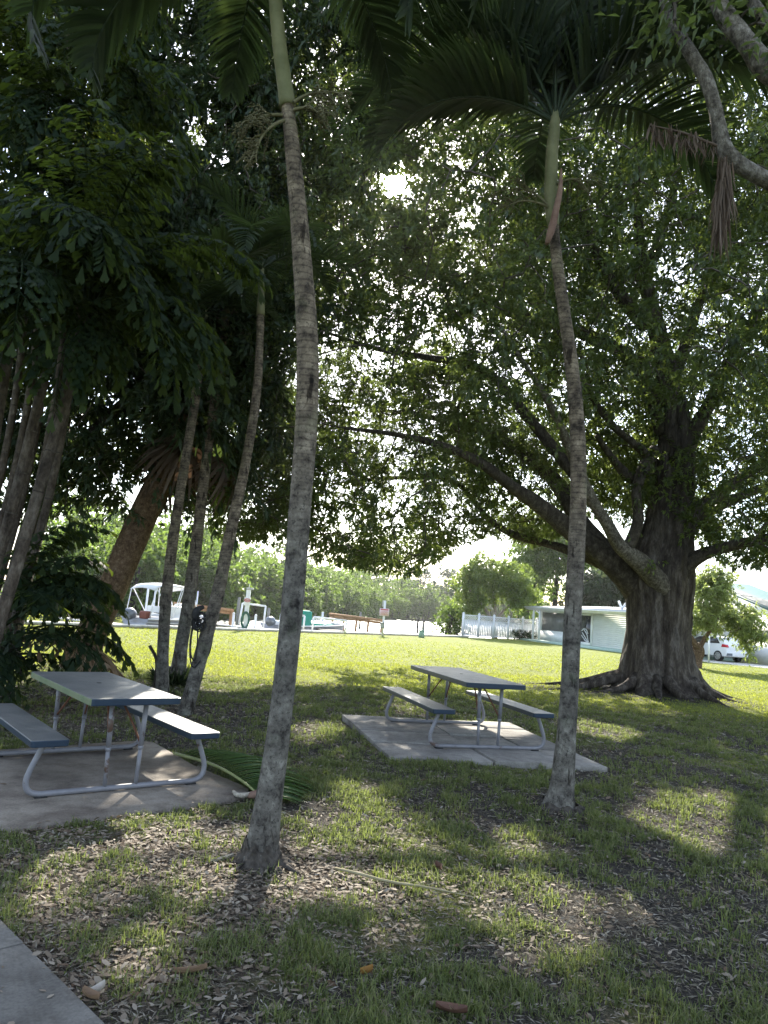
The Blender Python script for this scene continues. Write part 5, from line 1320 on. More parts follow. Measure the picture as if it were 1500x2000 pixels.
def litter(name, label, n, y0, y1, Lr, m, g, pw=1.0, floor_=.05):
    x, y = scatter(n, y0, y1, g)
    lf = litter_f(x, y); keep = g.uniform(size=n) < np.clip(lf ** pw + floor_, 0, 1)
    x, y = x[keep], y[keep]
    ok = ~(in_poly(x, y, slab_poly)) & (np.hypot(x - P1[0], y - P1[1]) > .15)
    pd = in_poly(x, y, pad) | in_poly(x, y, wk); ok &= ~pd | (g.uniform(size=len(x)) < .035)
    x, y, pd = x[ok], y[ok], pd[ok]; k = len(x)
    a = g.uniform(0, 2 * PI, k); L_ = g.uniform(*Lr, k); W_ = L_ * g.uniform(.32, .5, k)
    z = np.where(pd, .034, gz(x, y) + g.uniform(.002, .022, k))
    tl = g.normal(size=(k, 2)) * np.where(pd, .08, .38)[:, None]
    D = nrm(np.stack([np.cos(a), np.sin(a), tl[:, 0] * .6], -1)); N = nrm(np.stack([tl[:, 1], tl[:, 0] * .6, np.ones(k)], -1)); S = nrm(np.cross(N, D)); N = np.cross(D, S)
    c = np.stack([x, y, z], -1); curl = g.uniform(-.1, .3, k)[:, None]
    L2, W2 = L_[:, None], W_[:, None]
    pts = [c - D * L2 * .5, c - D * L2 * .2 + S * W2 * .45 + N * W2 * curl, c + D * L2 * .18 + S * W2 * .45 + N * W2 * curl, c + D * L2 * .5 + N * L2 * curl * .5, c + D * L2 * .18 - S * W2 * .45 + N * W2 * curl, c - D * L2 * .2 - S * W2 * .45 + N * W2 * curl]
    V = np.stack(pts, 1).reshape(-1, 3); b = (np.arange(k) * 6)[:, None]
    T = np.concatenate([b + [0, 1, 5], b + [1, 2, 5], b + [2, 4, 5], b + [2, 3, 4]], 0)
    T = np.concatenate([b + [0, 5, 1], b + [5, 2, 1], b + [5, 4, 2], b + [4, 3, 2]], 0)
    return tag(np_mesh(name, V, T, m), label, 'leaf litter', kind='stuff')
g8 = np.random.default_rng(41)
litter('leaf_litter', 'carpet of dry brown and pale leaves round the nearest palm and under the left table', 52000, 1.9, 6.5, (.016, .058), M['litter_leaf'], g8, 1.0, .10)
litter('scattered_leaves', 'scattered pale fallen leaves over the farther turf', 30000, 6.5, 15, (.03, .075), M['litter_leaf'], g8, .8, .14)
def thatch(name, label, spec, m, g):
    Vs, Ts, nb = [], [], 0
    for n, y0, y1, L0, L1, w in spec:
        x, y = scatter(n, y0, y1, g); ok = free(x, y); x, y = x[ok], y[ok]; k = len(x)
        a = g.uniform(0, 2 * PI, k); D = nrm(np.stack([np.cos(a), np.sin(a), g.normal(size=k) * .22], -1)); L_ = g.uniform(L0, L1, k)
        P = np.stack([x, y, gz(x, y) + g.uniform(.003, .016, k)], -1); N = nrm(np.stack([g.normal(size=k) * .5, g.normal(size=k) * .5, np.ones(k)], -1))
        V, T = leaf_arr(P, D, N, L_, w * g.uniform(.6, 1.5, k), .1, .05); Vs.append(V); Ts.append(T + nb); nb += len(V)
    return tag(np_mesh(name, np.vstack(Vs), np.vstack(Ts), m), label, 'dead grass', kind='stuff')
thatch('dead_thatch', 'dead straw, leaf bits and thatch covering the worn shaded turf', [(42000, 1.9, 5, .018, .06, .006), (46000, 5, 10, .025, .07, .010), (30000, 10, 15.5, .03, .09, .016)], M['thatch'], np.random.default_rng(51))
# twigs and straw on the ground
x, y = scatter(1500, 1.9, 9, g8); ok = free(x, y); x, y = x[ok], y[ok]
mb = MB()
for a, b in zip(x, y):
    an = g8.uniform(0, 6.28); l = g8.uniform(.04, .22); z = float(gz(a, b)) + .012
    mb.add(*tube_arr(np.array([[a, b, z], [a + math.cos(an) * l * .5 + g8.normal() * .01, b + math.sin(an) * l * .5, z + g8.uniform(0, .012)], [a + math.cos(an) * l, b + math.sin(an) * l, z]]), [.0022, .002, .0012], 3, False))
tag(mb.build('fallen_twigs', M['twig']), 'fine dead twigs and straw strewn over the ground', 'twigs', kind='stuff')

# fallen frond by the pad
fA = gnd(340, 1471, .05); fB = gnd(510, 1548, .06)
ff = thing('fallen_frond', 'fallen green palm frond lying at the edge of the left pad behind the nearest palm', 'palm frond', fA)
rp = [fA, gnd(400, 1488, .09), gnd(440, 1505, .11), gnd(475, 1527, .09), gnd(497, 1545, .06), gnd(520, 1566, .05)]
rp = catmull(np.array(rp) - fA, 40)
MB().tube(rp, np.linspace(.016, .007, 40), 7).build('rachis', M['stem_green'], ff, True)
for k in range(58):
    u = .06 + .9 * k / 57; i = int(u * 39); c = rp[i]; T = nrm(rp[min(i + 1, 39)] - rp[max(i - 1, 0)]); S = nrm(np.cross(T, [0, 0, 1.0]))
    if S[1] < 0: S = -S
    ll = (.34 + .40 * math.sin(PI * min(1, u * 1.05))) * rng.uniform(.9, 1.06)
    d = nrm(S * .6 + np.array([.95, .12, 0]) + T * .25 + [0, 0, .66 - .35 * u + rng.uniform(-.05, .05)])
    pts = []; p = c.copy(); dd = d.copy()
    for j in range(6):
        pts.append(p.copy()); p = p + dd * ll / 5; dd = nrm(dd + [0, 0, -.17])
    pts = np.array(pts); zmin = .012 - 0.05
    pts[:, 2] = np.maximum(pts[:, 2], zmin + .012 * rng.uniform())
    V = []; w_ = nrm(np.cross(d, [0, 0, 1.0]))
    for j, p in enumerate(pts):
        w = .034 * (.5, 1, 1, .85, .55, .06)[j] * .5; V += [p - w_ * w + [0, 0, w * .6], p, p + w_ * w + [0, 0, w * .6]]
    Q = [[3 * j + a, 3 * j + a + 1, 3 * j + a + 4, 3 * j + a + 3] for j in range(5) for a in (0, 1)]
    MB().add(V, Q).build('leaflet', M['fresh_frond'], ff)
# broken frond base and dead orange sheath beside it
stick('frond_butt', 'pale curled piece of palm sheath on the pad edge by the fallen frond', 'palm sheath', [gnd(456, 1545, .05), gnd(462, 1552, .04), gnd(478, 1553, .045), gnd(494, 1549, .05)], (.012, .02, .022, .016), M['pale_bark'])
stick('dead_sheath', 'orange-brown dried palm sheath half hidden behind the nearest palm', 'palm sheath', [gnd(482, 1556, .03), gnd(495, 1552, .05), gnd(512, 1549, .05), gnd(530, 1548, .03)], (.012, .035, .035, .01), M['sheath'])
stick('fallen_stalk', 'long thin pale stalk lying on the grass right of the nearest palm', 'stalk', [gnd(655, 1696, .025), gnd(700, 1706, .035), gnd(760, 1722, .03), gnd(830, 1732, .03), gnd(925, 1752, .02)], (.008, .009, .008, .006, .003), M['dry_stalk'])
def big_leaf(label, px, py, L_, W_, az, m, lift=.03):
    c = gnd(px, py, .02); V = []; Q = []
    for i, u in enumerate(np.linspace(0, 1, 7)):
        w = W_ * math.sin(PI * (.06 + .9 * u)) ** .8 * .5
        for s in (-1, -.5, 0, .5, 1): V.append([(u - .5) * L_, s * w, lift * (abs(s) ** 1.5 * .8 + (u - .4) ** 2 * 1.2)])
    for i in range(6):
        for j in range(4): Q.append([i * 5 + j, i * 5 + j + 1, i * 5 + j + 6, i * 5 + j + 5])
    o = MB().add(V, Q).build('fallen_leaf', m, None, True); o.location = tuple(c); o.rotation_euler = (rng.uniform(-.15, .15), rng.uniform(-.2, .1), az)
    tag(o, label, 'leaf')
M['orange_leaf'] = m_plain('orange_leaf', (.24, .13, .03), (.18, .09, .03), 20, .7, .2)
M['brown_leaf'] = m_plain('brown_leaf', (.085, .045, .032), (.12, .065, .045), 20, .7, .2)
M['tan_leaf'] = m_plain('tan_leaf', (.20, .13, .08), (.15, .10, .065), 20, .7, .2)
M['pale_leaf'] = m_plain('pale_leaf', (.42, .38, .33), (.35, .31, .27), 20, .7, .2)
big_leaf('orange-yellow fallen leaf standing out in the front grass', 716, 1902, .06, .035, .4, M['orange_leaf'])
big_leaf('large dark red-brown fallen leaf at the bottom edge of the photo', 882, 1978, .13, .07, 2.9, M['brown_leaf'])
big_leaf('rounded tan fallen leaf beside the walkway slab', 174, 1950, .075, .045, 3.0, M['tan_leaf'])
big_leaf('long pale withered leaf lying in the grass centre left', 372, 1901, .14, .022, .15, M['tan_leaf'])
big_leaf('pale grey fallen leaf next to the rounded tan one', 192, 1938, .06, .035, .8, M['pale_leaf'])
big_leaf('pale leaf with pointed tip left of the nearest palm foot', 432, 1683, .16, .03, .6, M['pale_leaf'])
big_leaf('brown curled leaf on the grass right of the nearest palm', 856, 1696, .10, .05, 1.9, M['brown_leaf'])

# ------------------------------------------------------------------ waterfront
def pole(name, label, cat, px, ytop, ybot, z0, r, m, group=None, cap=None, dY=0, zb=-1.6):
    b = gnd(px - (ybot - ytop) * .0, ybot, z0); Y = b[1] + dY
    tp = at(px + (ybot - ytop) * .085, ytop, Y)
    o = thing(name, label, cat, (b[0], Y, zb), 0, group) if cap else None
    P = [[0, 0, 0], [0, 0, tp[2] - zb]]
    if cap:
        MB().tube(P, r, 12).build('shaft', m, o, True); MB().tube([[0, 0, tp[2] - zb - .01], [0, 0, tp[2] - zb + .04], [0, 0, tp[2] - zb + .09]], (r * 1.15, r * 1.12, .01), 12).build('cap', M['white'], o, True)
        return o
    o = MB().tube(P, [r, r * .95], 10).build(name, m, None, True); o.location = (b[0], Y, zb)
    return tag(o, label, cat, group)
GL = 'white lift guide poles round the left boat'
for px, yt, yb_, lab in ((281, 1147, 1222, 'tallest white guide pole, in front of the left boat stern'), (296, 1150, 1208, 'white guide pole behind the left boat console'), (310, 1151, 1208, 'white guide pole just left of the leftmost thin palm'), (390, 1157, 1206, 'white guide pole beyond the left boat bow, between two thin palms')):
    pole('guide_pole', lab, 'pole', px, yt, yb_, -.3, .055, M['lift_pipe'], GL, True, dY=0 if yb_ > 1215 else -1.5)
for px, yt, yb_, lab in ((454, 1199, 1226, 'short white dock post left of the pedestal tower'), (497, 1203, 1231, 'short white dock post under the white pipe frame')):
    pole('dock_post', lab, 'post', px, yt, yb_, 0, .06, M['lift_pipe'], 'short white dock posts', True, zb=-1.2)
GP = 'weathered mooring pilings in the canal'
for px, yt, yb_, lab, m, r in ((458, 1166, 1213, 'tall grey piling left of the pedestal tower', 'greywood', .14), (519, 1187, 1217, 'grey piling right of the white pipe frame', 'greywood', .14), (816, 1210, 1237, 'dark piling of the pair left of the green box, left one', 'darkwood', .13), (828, 1210, 1236, 'dark piling of the pair behind the green box, right one', 'darkwood', .13),
                           (803, 1219, 1238, 'thin grey piling in the glittering water', 'greywood', .07), (876, 1207, 1241, 'thick grey-brown piling left of the white fence', 'greywood', .2), (889, 1212, 1238, 'darker piling next to the white fence end', 'darkwood', .13), (702, 1195, 1222, 'grey piling behind the brown railing by the right boat', 'greywood', .13)):
    pole('piling', lab, 'piling', px, yt, yb_, -.6, r, M[m], GP, dY=1.2)
def railing(name, label, pts, top, posts, zdeck, m, width=.18):
    """pts: (px, py) of the two rail ends and their distance"""
    a = at(*pts[0]); b = at(*pts[1]); t = thing(name, label, 'dock railing', (a[0], a[1], zdeck))
    o = np.array(t.location)
    MB().beam(a - o, b - o, .22, .14).build('top_rail', m, t)
    MB().beam(a - o - [0, 0, .16], b - o - [0, 0, .16], .06, .16).build('side_rail', m, t)
    for u in posts:
        p = a + (b - a) * u - o
        MB().box((p[0], p[1], (p[2] - .9) / 2), (.16, .16, p[2] + .9)).build('post', m, t)
    return t, a, b
railing('dock_railing', 'brown wooden dock railing behind the left boat', ((340, 1178, 39.5), (456, 1192, 41)), 0, (.03, .38, .7, .97), -.2, M['dockwood'])
railing('dock_railing', 'brown wooden dock railing left of the pink sign', ((645, 1199, 50), (748, 1212, 46.5)), 0, (.06, .28, .52, .74, .98), -.2, M['dockwood'])
def dock(label, a, b, w, m, z=.0, n=14):
    a = np.asarray(a, float); b = np.asarray(b, float); t = thing('dock', label, 'dock', (a[0], a[1], z)); d = nrm((b - a)[:2]); L_ = np.linalg.norm((b - a)[:2]); s = np.array([-d[1], d[0]])
    fr = MB()
    for k in (-1, 1): p = s * k * (w / 2 - .06); fr.beam([p[0], p[1], -.13], [p[0] + d[0] * L_, p[1] + d[1] * L_, -.13], .08, .2)
    fr.build('frame', M['greywood'], t)
    step = L_ / n
    for k in range(n):
        c = d * (k + .5) * step
        MB().box((c[0], c[1], 0), (step - .02, w, .05), rz=math.atan2(d[1], d[0])).build('plank', m, t)
    for k in range(3):
        for q_ in (-1, 1):
            c = d * L_ * (.05 + .45 * k) + s * q_ * w / 2; MB().tube([[c[0], c[1], -1.8], [c[0], c[1], .0]], .1, 8).build('pile', M['darkwood'], t)
    return t
M['paledeck'] = m_plain('pale_deck', (.60, .59, .56), (.50, .49, .46), 5, .8, .2)
def su_(px, py): u, v = suv(gnd(px, py)); return u
u1, u2, u3, u4 = su_(275, 1224), su_(420, 1229), su_(560, 1234), su_(700, 1240)
dock('pale finger dock running out past the left boat stern', sw(u1 - .6, .2), sw(u1 - 1.2, 5.5), 1.1, M['paledeck'], .03)
dock('pale finger dock between the left boat and the white pipe frame', sw(u2, .2), sw(u2 - .4, 6.5), 1.3, M['paledeck'], .03)
dock('pale finger dock left of the right boat', sw(u3 - .5, .2), sw(u3 - .9, 6.0), 1.2, M['paledeck'], .03)
dock('weathered brown dock under the pink sign', sw(u4 - 1.2, .3), sw(u4 + 1.8, 4.2), 1.4, M['greywood'], .12)
dock('grey walkway dock out to the pair of dark pilings', np.array([*gnd(905, 1243)[:2], 0]) + [-.2, .4, 0], np.array([*gnd(812, 1236)[:2], 0]) + [0, 1.4, 0], 1.0, M['greywood'], -.12)
# white pipe frames / dock ladders
def pipe_frame(label, pts, Y, r, m, extra=()):
    P = [at(x, y, Y) for x, y in pts]; o = thing('pipe_frame', label, 'pipe frame', P[0]); p0 = P[0]
    for a, b, nm in ((0, 1, 'upright'), (1, 2, 'top_bar'), (2, 3, 'upright')):
        MB().tube([P[a] - p0, P[b] - p0], r, 10).build(nm, m, o, True)
    for e in extra:
        MB().tube([at(*e[0], Y) - p0, at(*e[1], Y) - p0], r * .8, 8).build('rung', m, o, True)
    return o
YF = gnd(490, 1229)[1]
pipe_frame('white inverted-U pipe frame beside the pedestal tower', ((466, 1222), (474, 1178), (519, 1184), (514, 1226)), YF + .3, .05, M['lift_pipe'])
YB = gnd(640, 1238)[1]
pipe_frame('white boat lift pipe rail left half, by the nearest palm trunk', ((545, 1232), (549, 1199), (595, 1203), (592, 1232)), YB + .1, .055, M['lift_pipe'])
pipe_frame('white boat lift pipe rail before the right boat', ((609, 1233), (613, 1205), (678, 1213), (673, 1237)), YB + .2, .055, M['lift_pipe'])
MB_ = pole('dock_post', 'white post with rounded top behind the teal boat cover', 'post', 629, 1197, 1215, 0, .09, M['lift_pipe'], 'short white dock posts', True, zb=-1.2)
# boats
def boat(label, c, ang, Ln, beam, hull, kind, z=-.35):
    t = thing('motor_boat', label, 'boat', (c[0], c[1], z), ang)
    # hull stations along X (stern 0 -> bow Ln)
    st = np.linspace(0, 1, 12); V = []; Q = []
    sec = 9
    for s in st:
        w = beam / 2 * (1 if s < .5 else math.sqrt(max(0, 1 - ((s - .5) / .5) ** 2.4)) * .97 + .03); sheer = .78 + .22 * s * s; keel = .0 + .38 * max(0, s - .6) ** 1.5 * 2
        for k in np.linspace(-1, 1, sec):
            y = math.copysign(abs(k) ** .8, k) * w; zf = keel + (sheer - keel) * abs(k) ** 2.2
            V.append([s * Ln, y * (.8 + .2 * abs(k)), zf])
    for i in range(len(st) - 1):
        for j in range(sec - 1): a = i * sec + j; Q.append([a, a + 1, a + sec + 1, a + sec])
    T = [[0, j, j + 1] for j in range(1, sec - 1)]
    MB().add(V, Q, T).build('hull', M[hull], t, True)
    gn = MB()
    for sd in (0, sec - 1):
        gn.tube([V[i * sec + sd] for i in range(len(st))], .045, 6)
    gn.build('gunwale', M['gelcoat'], t, True)
    dk = [[s * Ln * .985, sg * beam / 2 * .93 * (1 if s < .5 else math.sqrt(max(0, 1 - ((s - .5) / .5) ** 2.4)) * .97 + .03)] for sg, rg in ((1, st), (-1, st[::-1])) for s in rg]
    MB().prism(dk[::-1], .60, .64).build('deck', M['gelcoat'], t)
    mo = MB(); mo.tube([[-.30, 0, -.3], [-.28, 0, .5]], (.05, .08), 8); mo.build('motor_leg', M['motor'], t)
    cw = MB(); cw.tube([[-.62, 0, .86], [-.48, 0, .92], [-.25, 0, .95], [-.02, 0, .90]], (.08, .26, .28, .16), 12, 12); cw.build('motor_cowl', M['motor'], t, True)
    if kind == 'bimini':
        con = MB(); con.box((2.0, 0, 1.0), (.7, .8, .8)); con.build('console', M['gelcoat'], t, bevel=.05)
        cv = MB(); cv.box((2.75, 0, 1.08), (.5, .9, .9)); cv.build('console_cover', M['canvas'], t, bevel=.12)
        se = MB(); se.box((1.1, 0, .95), (.45, 1.1, .12)); se.box((1.1, 0, 1.2), (.1, 1.1, .30)); se.build('leaning_post', M['gelcoat'], t, bevel=.03)
        V = []; Q = []
        for i, u in enumerate(np.linspace(0, 1, 9)):
            for v_ in np.linspace(-1, 1, 7): V.append([.25 + u * 2.35, v_ * beam * .45, 2.22 + .18 * math.sin(PI * (.15 + .7 * u)) - .10 * v_ * v_ - (.16 if i in (0, 8) else 0)])
        for i in range(8):
            for j in range(6): a = i * 7 + j; Q.append([a, a + 1, a + 8, a + 7])
        o = MB().add(V, Q).build('bimini_top', M['canvas'], t, True); md = o.modifiers.new('thick', 'SOLIDIFY'); md.thickness = .03
        pm = MB()
        for sg in (-1, 1):
            y = sg * beam * .45
            for a, b in (((.3, 2.1), (.15, .85)), ((.4, 2.1), (1.4, .8)), ((1.8, 2.25), (1.4, .8)), ((2.5, 2.1), (3.0, .85)), ((1.9, 2.25), (1.8, 1.3)), ((2.2, 2.25), (2.2, 1.3))):
                pm.tube([[a[0], y, a[1]], [b[0], y * (1 if b[1] < 1 else .8), b[1]]], .022, 6)
        pm.build('bimini_frame', M['lift_pipe'], t)
        bt = MB(); bt.box((.12, -.55, .95), (.3, .5, .35)); bt.build('stern_seat', M['maroon'], t, bevel=.06)
    else:
        cv = MB(); cv.box((2.2, 0, 1.15), (.9, 1.0, 1.05)); cv.build('console_cover', M['teal'], t, bevel=.16)
        c2 = MB(); c2.box((3.6, 0, .80), (2.0, 1.2, .32)); c2.build('seat_cover', M['teal'], t, bevel=.1)
        wd = MB(); wd.box((.8, 0, .85), (.9, 1.5, .3)); wd.build('stern_seat', M['gelcoat'], t, bevel=.08)
        rl = MB()
        for sg in (-1, 1): rl.tube([[3.0, sg * beam * .47, .9], [4.0, sg * beam * .47, 1.12], [5.2, sg * beam * .36, 1.18], [Ln * .99, sg * .05, 1.2]], .018, 6, 14)
        rl.build('bow_rail', M['lift_pipe'], t)
    return t
b1 = at(262, 1216, 33.6); angU = math.atan2(SU[1], SU[0])
boat('small grey-hulled boat with white canvas top and outboard motor on a lift', (b1[0], b1[1]), angU + .06, 4.5, 1.9, 'hullgrey', 'bimini', -.45)
b2 = at(535, 1222, 42.0)
boat('low white and grey boat with teal canvas covers', (b2[0] , b2[1]), angU + .02, 6.0, 2.2, 'hullgrey', 'cover', -.55)
# pedestal tower with red sign and hose
def gpost(px, py): return gnd(px, py)
tw_ = gnd(478, 1231); YT = tw_[1]
ped = thing('power_pedestal', 'white dock pedestal tower with a red emblem and green hose coiled on it', 'pedestal', tw_)
MB().box((0, 0, 1.0), (.20, .16, 2.0)).build('tower', M['lift_pipe'], ped, bevel=.02)
MB().box((.06, 0, 2.06), (.34, .2, .10)).build('lamp_hood', M['greybox'], ped, bevel=.02)
MB().tube([[0, 0, 2.1], [.02, 0, 2.3]], .012, 6).build('aerial', M['lift_pipe'], ped)
MB().box((0, -.10, 1.42), (.30, .03, .40)).build('sign_plate', M['white'], ped, bevel=.01)
em = MB(); em.tube([[.13 * math.cos(a), -.125, 1.48 + .075 * math.sin(a)] for a in np.linspace(0, 2 * PI, 20)], .02, 6); em.box((0, -.125, 1.48), (.16, .012, .035)); em.build('emblem', M['redsign'], ped)
hs = MB()
for k in range(6):
    rr_ = .17 + .02 * k; hs.tube([[rr_ * math.cos(a) * .8, -.13 - .018 * (k % 3), .50 + (rr_ + .16) * math.sin(a)] for a in np.linspace(0, 2 * PI, 22)], .016, 5)
hs.build('hose', M['hose'], ped, True)
# sign post
sgp = gnd(747, 1242)
sg = thing('sign_post', 'white post with a pale pink lettered sign and grey meter box by the canal', 'sign', sgp)
hS = at(751, 1173, sgp[1])[2]
MB().box((0, 0, hS / 2), (.13, .13, hS)).build('post', M['lift_pipe'], sg)
MB().box((-.10, 0, hS - .18), (.10, .12, .36)).build('lamp', M['greybox'], sg, bevel=.02)
MB().box((0, -.09, hS - .68), (.56, .03, .44)).build('sign_board', M['pinksign'], sg)
tx = MB(); tx.box((0, -.108, hS - .53), (.46, .006, .07))
for k, w in enumerate((.40, .44, .34, .42)):
    xx = -w / 2
    while xx < w / 2 - .02:
        l = rng.uniform(.03, .07); tx.box((xx + l / 2, -.108, hS - .63 - .06 * k), (l, .006, .022)); xx += l + .018
tx.build('lettering', M['redsign'], sg)
MB().box((-.05, -.14, .62), (.28, .16, .34)).build('meter_box', M['greybox'], sg, bevel=.03)
MB().tube([[.14 * math.cos(a) - .05, -.25, .62 + .15 * math.sin(a)] for a in np.linspace(0, 5.6, 18)], .02, 6).build('cord', M['motor'], sg, True)
ub = gnd(823, 1245)
u_ = thing('utility_box', 'small green utility box with a grey capped post beside it on the lawn edge', 'utility box', ub)
MB().tube([[0, 0, -.05], [0, 0, .40]], (.20, .19), 10).build('box', M['greenbox'], u_, True)
MB().tube([[0, 0, .40], [0, 0, .46]], (.225, .225), 10).build('lid', M['greenbox'], u_)
MB().tube([[.06, .12, 0], [.06, .12, .78]], .07, 8).build('post', M['greywood'], u_)

# ------------------------------------------------------------------ house, fence, car on the right
hA = gnd(1037, 1252); hB = gnd(1217, 1275); e = nrm((hB - hA)[:2]); nb_ = np.array([-e[1], e[0]])
if nb_[1] < 0: nb_ = -nb_
ANG = math.atan2(e[1], e[0])
house = thing('house', 'low white house with flat white roof, screened porch and pale siding', 'house', (hA[0], hA[1], 0), ANG)
def hs_x(px, py=1230):
    d = ray(px, py)[:2]; A2 = np.array([[e[0], -d[0]], [e[1], -d[1]]]); s, t = np.linalg.solve(A2, -hA[:2]); return s
inv = 1 if nb_ @ np.array([-math.sin(ANG), math.cos(ANG)]) > 0 else -1
HL = 13.0; EB = 2.38
def hb(name, x0, x1, y0, y1, z0, z1, m, parent=house, bev=0):
    return MB().box(((x0 + x1) / 2, inv * (y0 + y1) / 2, (z0 + z1) / 2), (abs(x1 - x0), abs(y1 - y0), abs(z1 - z0))).build(name, m, parent, bevel=bev)
xs_ = {k: hs_x(k) for k in (1022, 1040, 1052, 1058, 1066, 1096, 1103, 1134, 1155, 1158)}
hb('slab', -1.2, HL, -.35, 8, -.1, .14, M['slabgreen'])
wy = 1.0          # wall stands back under the eave
def hw(px, py=1225):       # wall plane coordinate
    d = ray(px, py)[:2]; A2 = np.array([[e[0], -d[0]], [e[1], -d[1]]]); o_ = hA[:2] + nb_ * wy; s, t = np.linalg.solve(A2, -o_); return s
x0 = hw(1056); x1 = hw(1106); xd0, xd1 = hw(1131), hw(1157); 
kw = hb('knee_wall', x0, xd0, wy, wy + .12, .14, .86, M['white'])
hb('window', x0 + .12, x1, wy + .03, wy + .06, .90, 2.25, M['screen'])
wf = MB()
for a, b, c_, d_ in ((x0, x0 + .12, .86, EB), (x1, x1 + .10, .86, EB), (x0 + .12, x1, 2.25, EB), (x0 + .12, x1, .86, .90)):
    wf.box(((a + b) / 2, inv * (wy + .05), (c_ + d_) / 2), (b - a, .14, d_ - c_))
wf.build('window_frame', M['white'], house)
for k in (.42, .76):
    xx = x0 + (x1 - x0) * k; cur = MB(); cur.tube([[xx, inv * (wy + .35), .95], [xx + .05, inv * (wy + .36), 1.6], [xx + .03, inv * (wy + .35), 2.1]], (.06, .05, .09), 6, 8); cur.build('curtain', M['canvas'], house)
hb('wall', x1 + .10, xd0, wy + .01, wy + .13, .86, EB, M['white'])
dr = hb('door', xd0 + .16, xd1 - .16, wy + .04, wy + .08, .35, 2.2, M['glass'])
df = MB()
for a, b, c_, d_ in ((xd0, xd0 + .16, .14, EB), (xd1 - .16, xd1, .14, EB), (xd0 + .16, xd1 - .16, 2.2, EB), (xd0 + .16, xd1 - .16, .14, .35)):
    df.box(((a + b) / 2, inv * (wy + .05), (c_ + d_) / 2), (b - a, .16, d_ - c_))
df.build('door_frame', M['siding'], house)
hr = MB(); xc = (xd0 + xd1) / 2
for P_ in ([[-.45, 1.1], [-.25, 1.25], [.05, 1.22], [.25, .95]], [[-.2, 1.2], [.15, .9], [.3, .5], [.38, .4]], [[-.4, 1.0], [-.1, .75], [.15, .5], [.3, .38]], [[-.45, .8], [-.2, .6], [0, .45], [.2, .38]]):
    hr.tube([[xc + a, inv * (wy + .02), b] for a, b in P_], .03, 6, 12)
hr.build('door_grille', M['vinyl'], house)
# lap siding, one board at a time
nbd = 17
for k in range(nbd):
    z0_, z1_ = .14 + (EB - .14) * k / nbd, .14 + (EB - .14) * (k + 1) / nbd
    V = []
    for x_ in (xd1, HL - .4):
        V += [[x_, inv * (wy + .015), z0_], [x_, inv * (wy + .045), z1_], [x_, inv * (wy + .13), z1_], [x_, inv * (wy + .13), z0_]]
    MB().add(V, [[0, 1, 5, 4], [3, 7, 6, 2], [0, 4, 7, 3], [1, 2, 6, 5], [0, 3, 2, 1], [4, 5, 6, 7]]).build('siding_board', M['siding'], house)
hb('end_wall', x0, x0 + .1, wy + .13, 7, .14, EB, M['white']); hb('back_wall', x0, HL - .4, 7, 7.1, .14, EB, M['white'])
# roof: white fascia, sheet rising to the back
hb('fascia', -.9, HL, -.05, .1, EB, EB + .24, M['white'])
rf = MB(); V = []
for x_ in (-.95, HL):
    V += [[x_, inv * -.1, EB + .24], [x_, inv * 7.5, EB + .74], [x_, inv * 7.5, EB + .64], [x_, inv * .1, EB + .16]]
rf.add(V, [[0, 1, 5, 4], [3, 7, 6, 2], [0, 4, 7, 3], [1, 2, 6, 5], [0, 3, 2, 1], [4, 5, 6, 7]]); rf.build('roof', M['roof'], house)
hb('gutter', -.9, HL, -.17, -.055, EB + .12, EB + .22, M['vinyl'])
hb('soffit', -.85, HL, .11, wy, EB - .02, EB + .02, M['white'])
for px in (1040, 1052):
    xx = hs_x(px, 1225); hb('post', xx - .06, xx + .06, .0, .12, .14, EB - .02, M['white'])
MB().tube([[hs_x(1044), inv * .06, EB - .1], [hs_x(1048), inv * .06, EB - .18], [hs_x(1051), inv * .06, EB - .45], [hs_x(1052), inv * .06, .2]], .045, 8, 14).build('downspout', M['white'], house, True)
ant = np.array([hs_x(1143), inv * 3.0])
am = MB()
for px, py in ((1136, 1168), (1155, 1168)):
    p0 = [ant[0], ant[1], EB + .45]; p1 = [ant[0] + (-.35 if px < 1140 else .55), ant[1], EB + 1.0]; am.beam(p0, p1, .12, .10)
am.build('antenna', M['vinyl'], house)
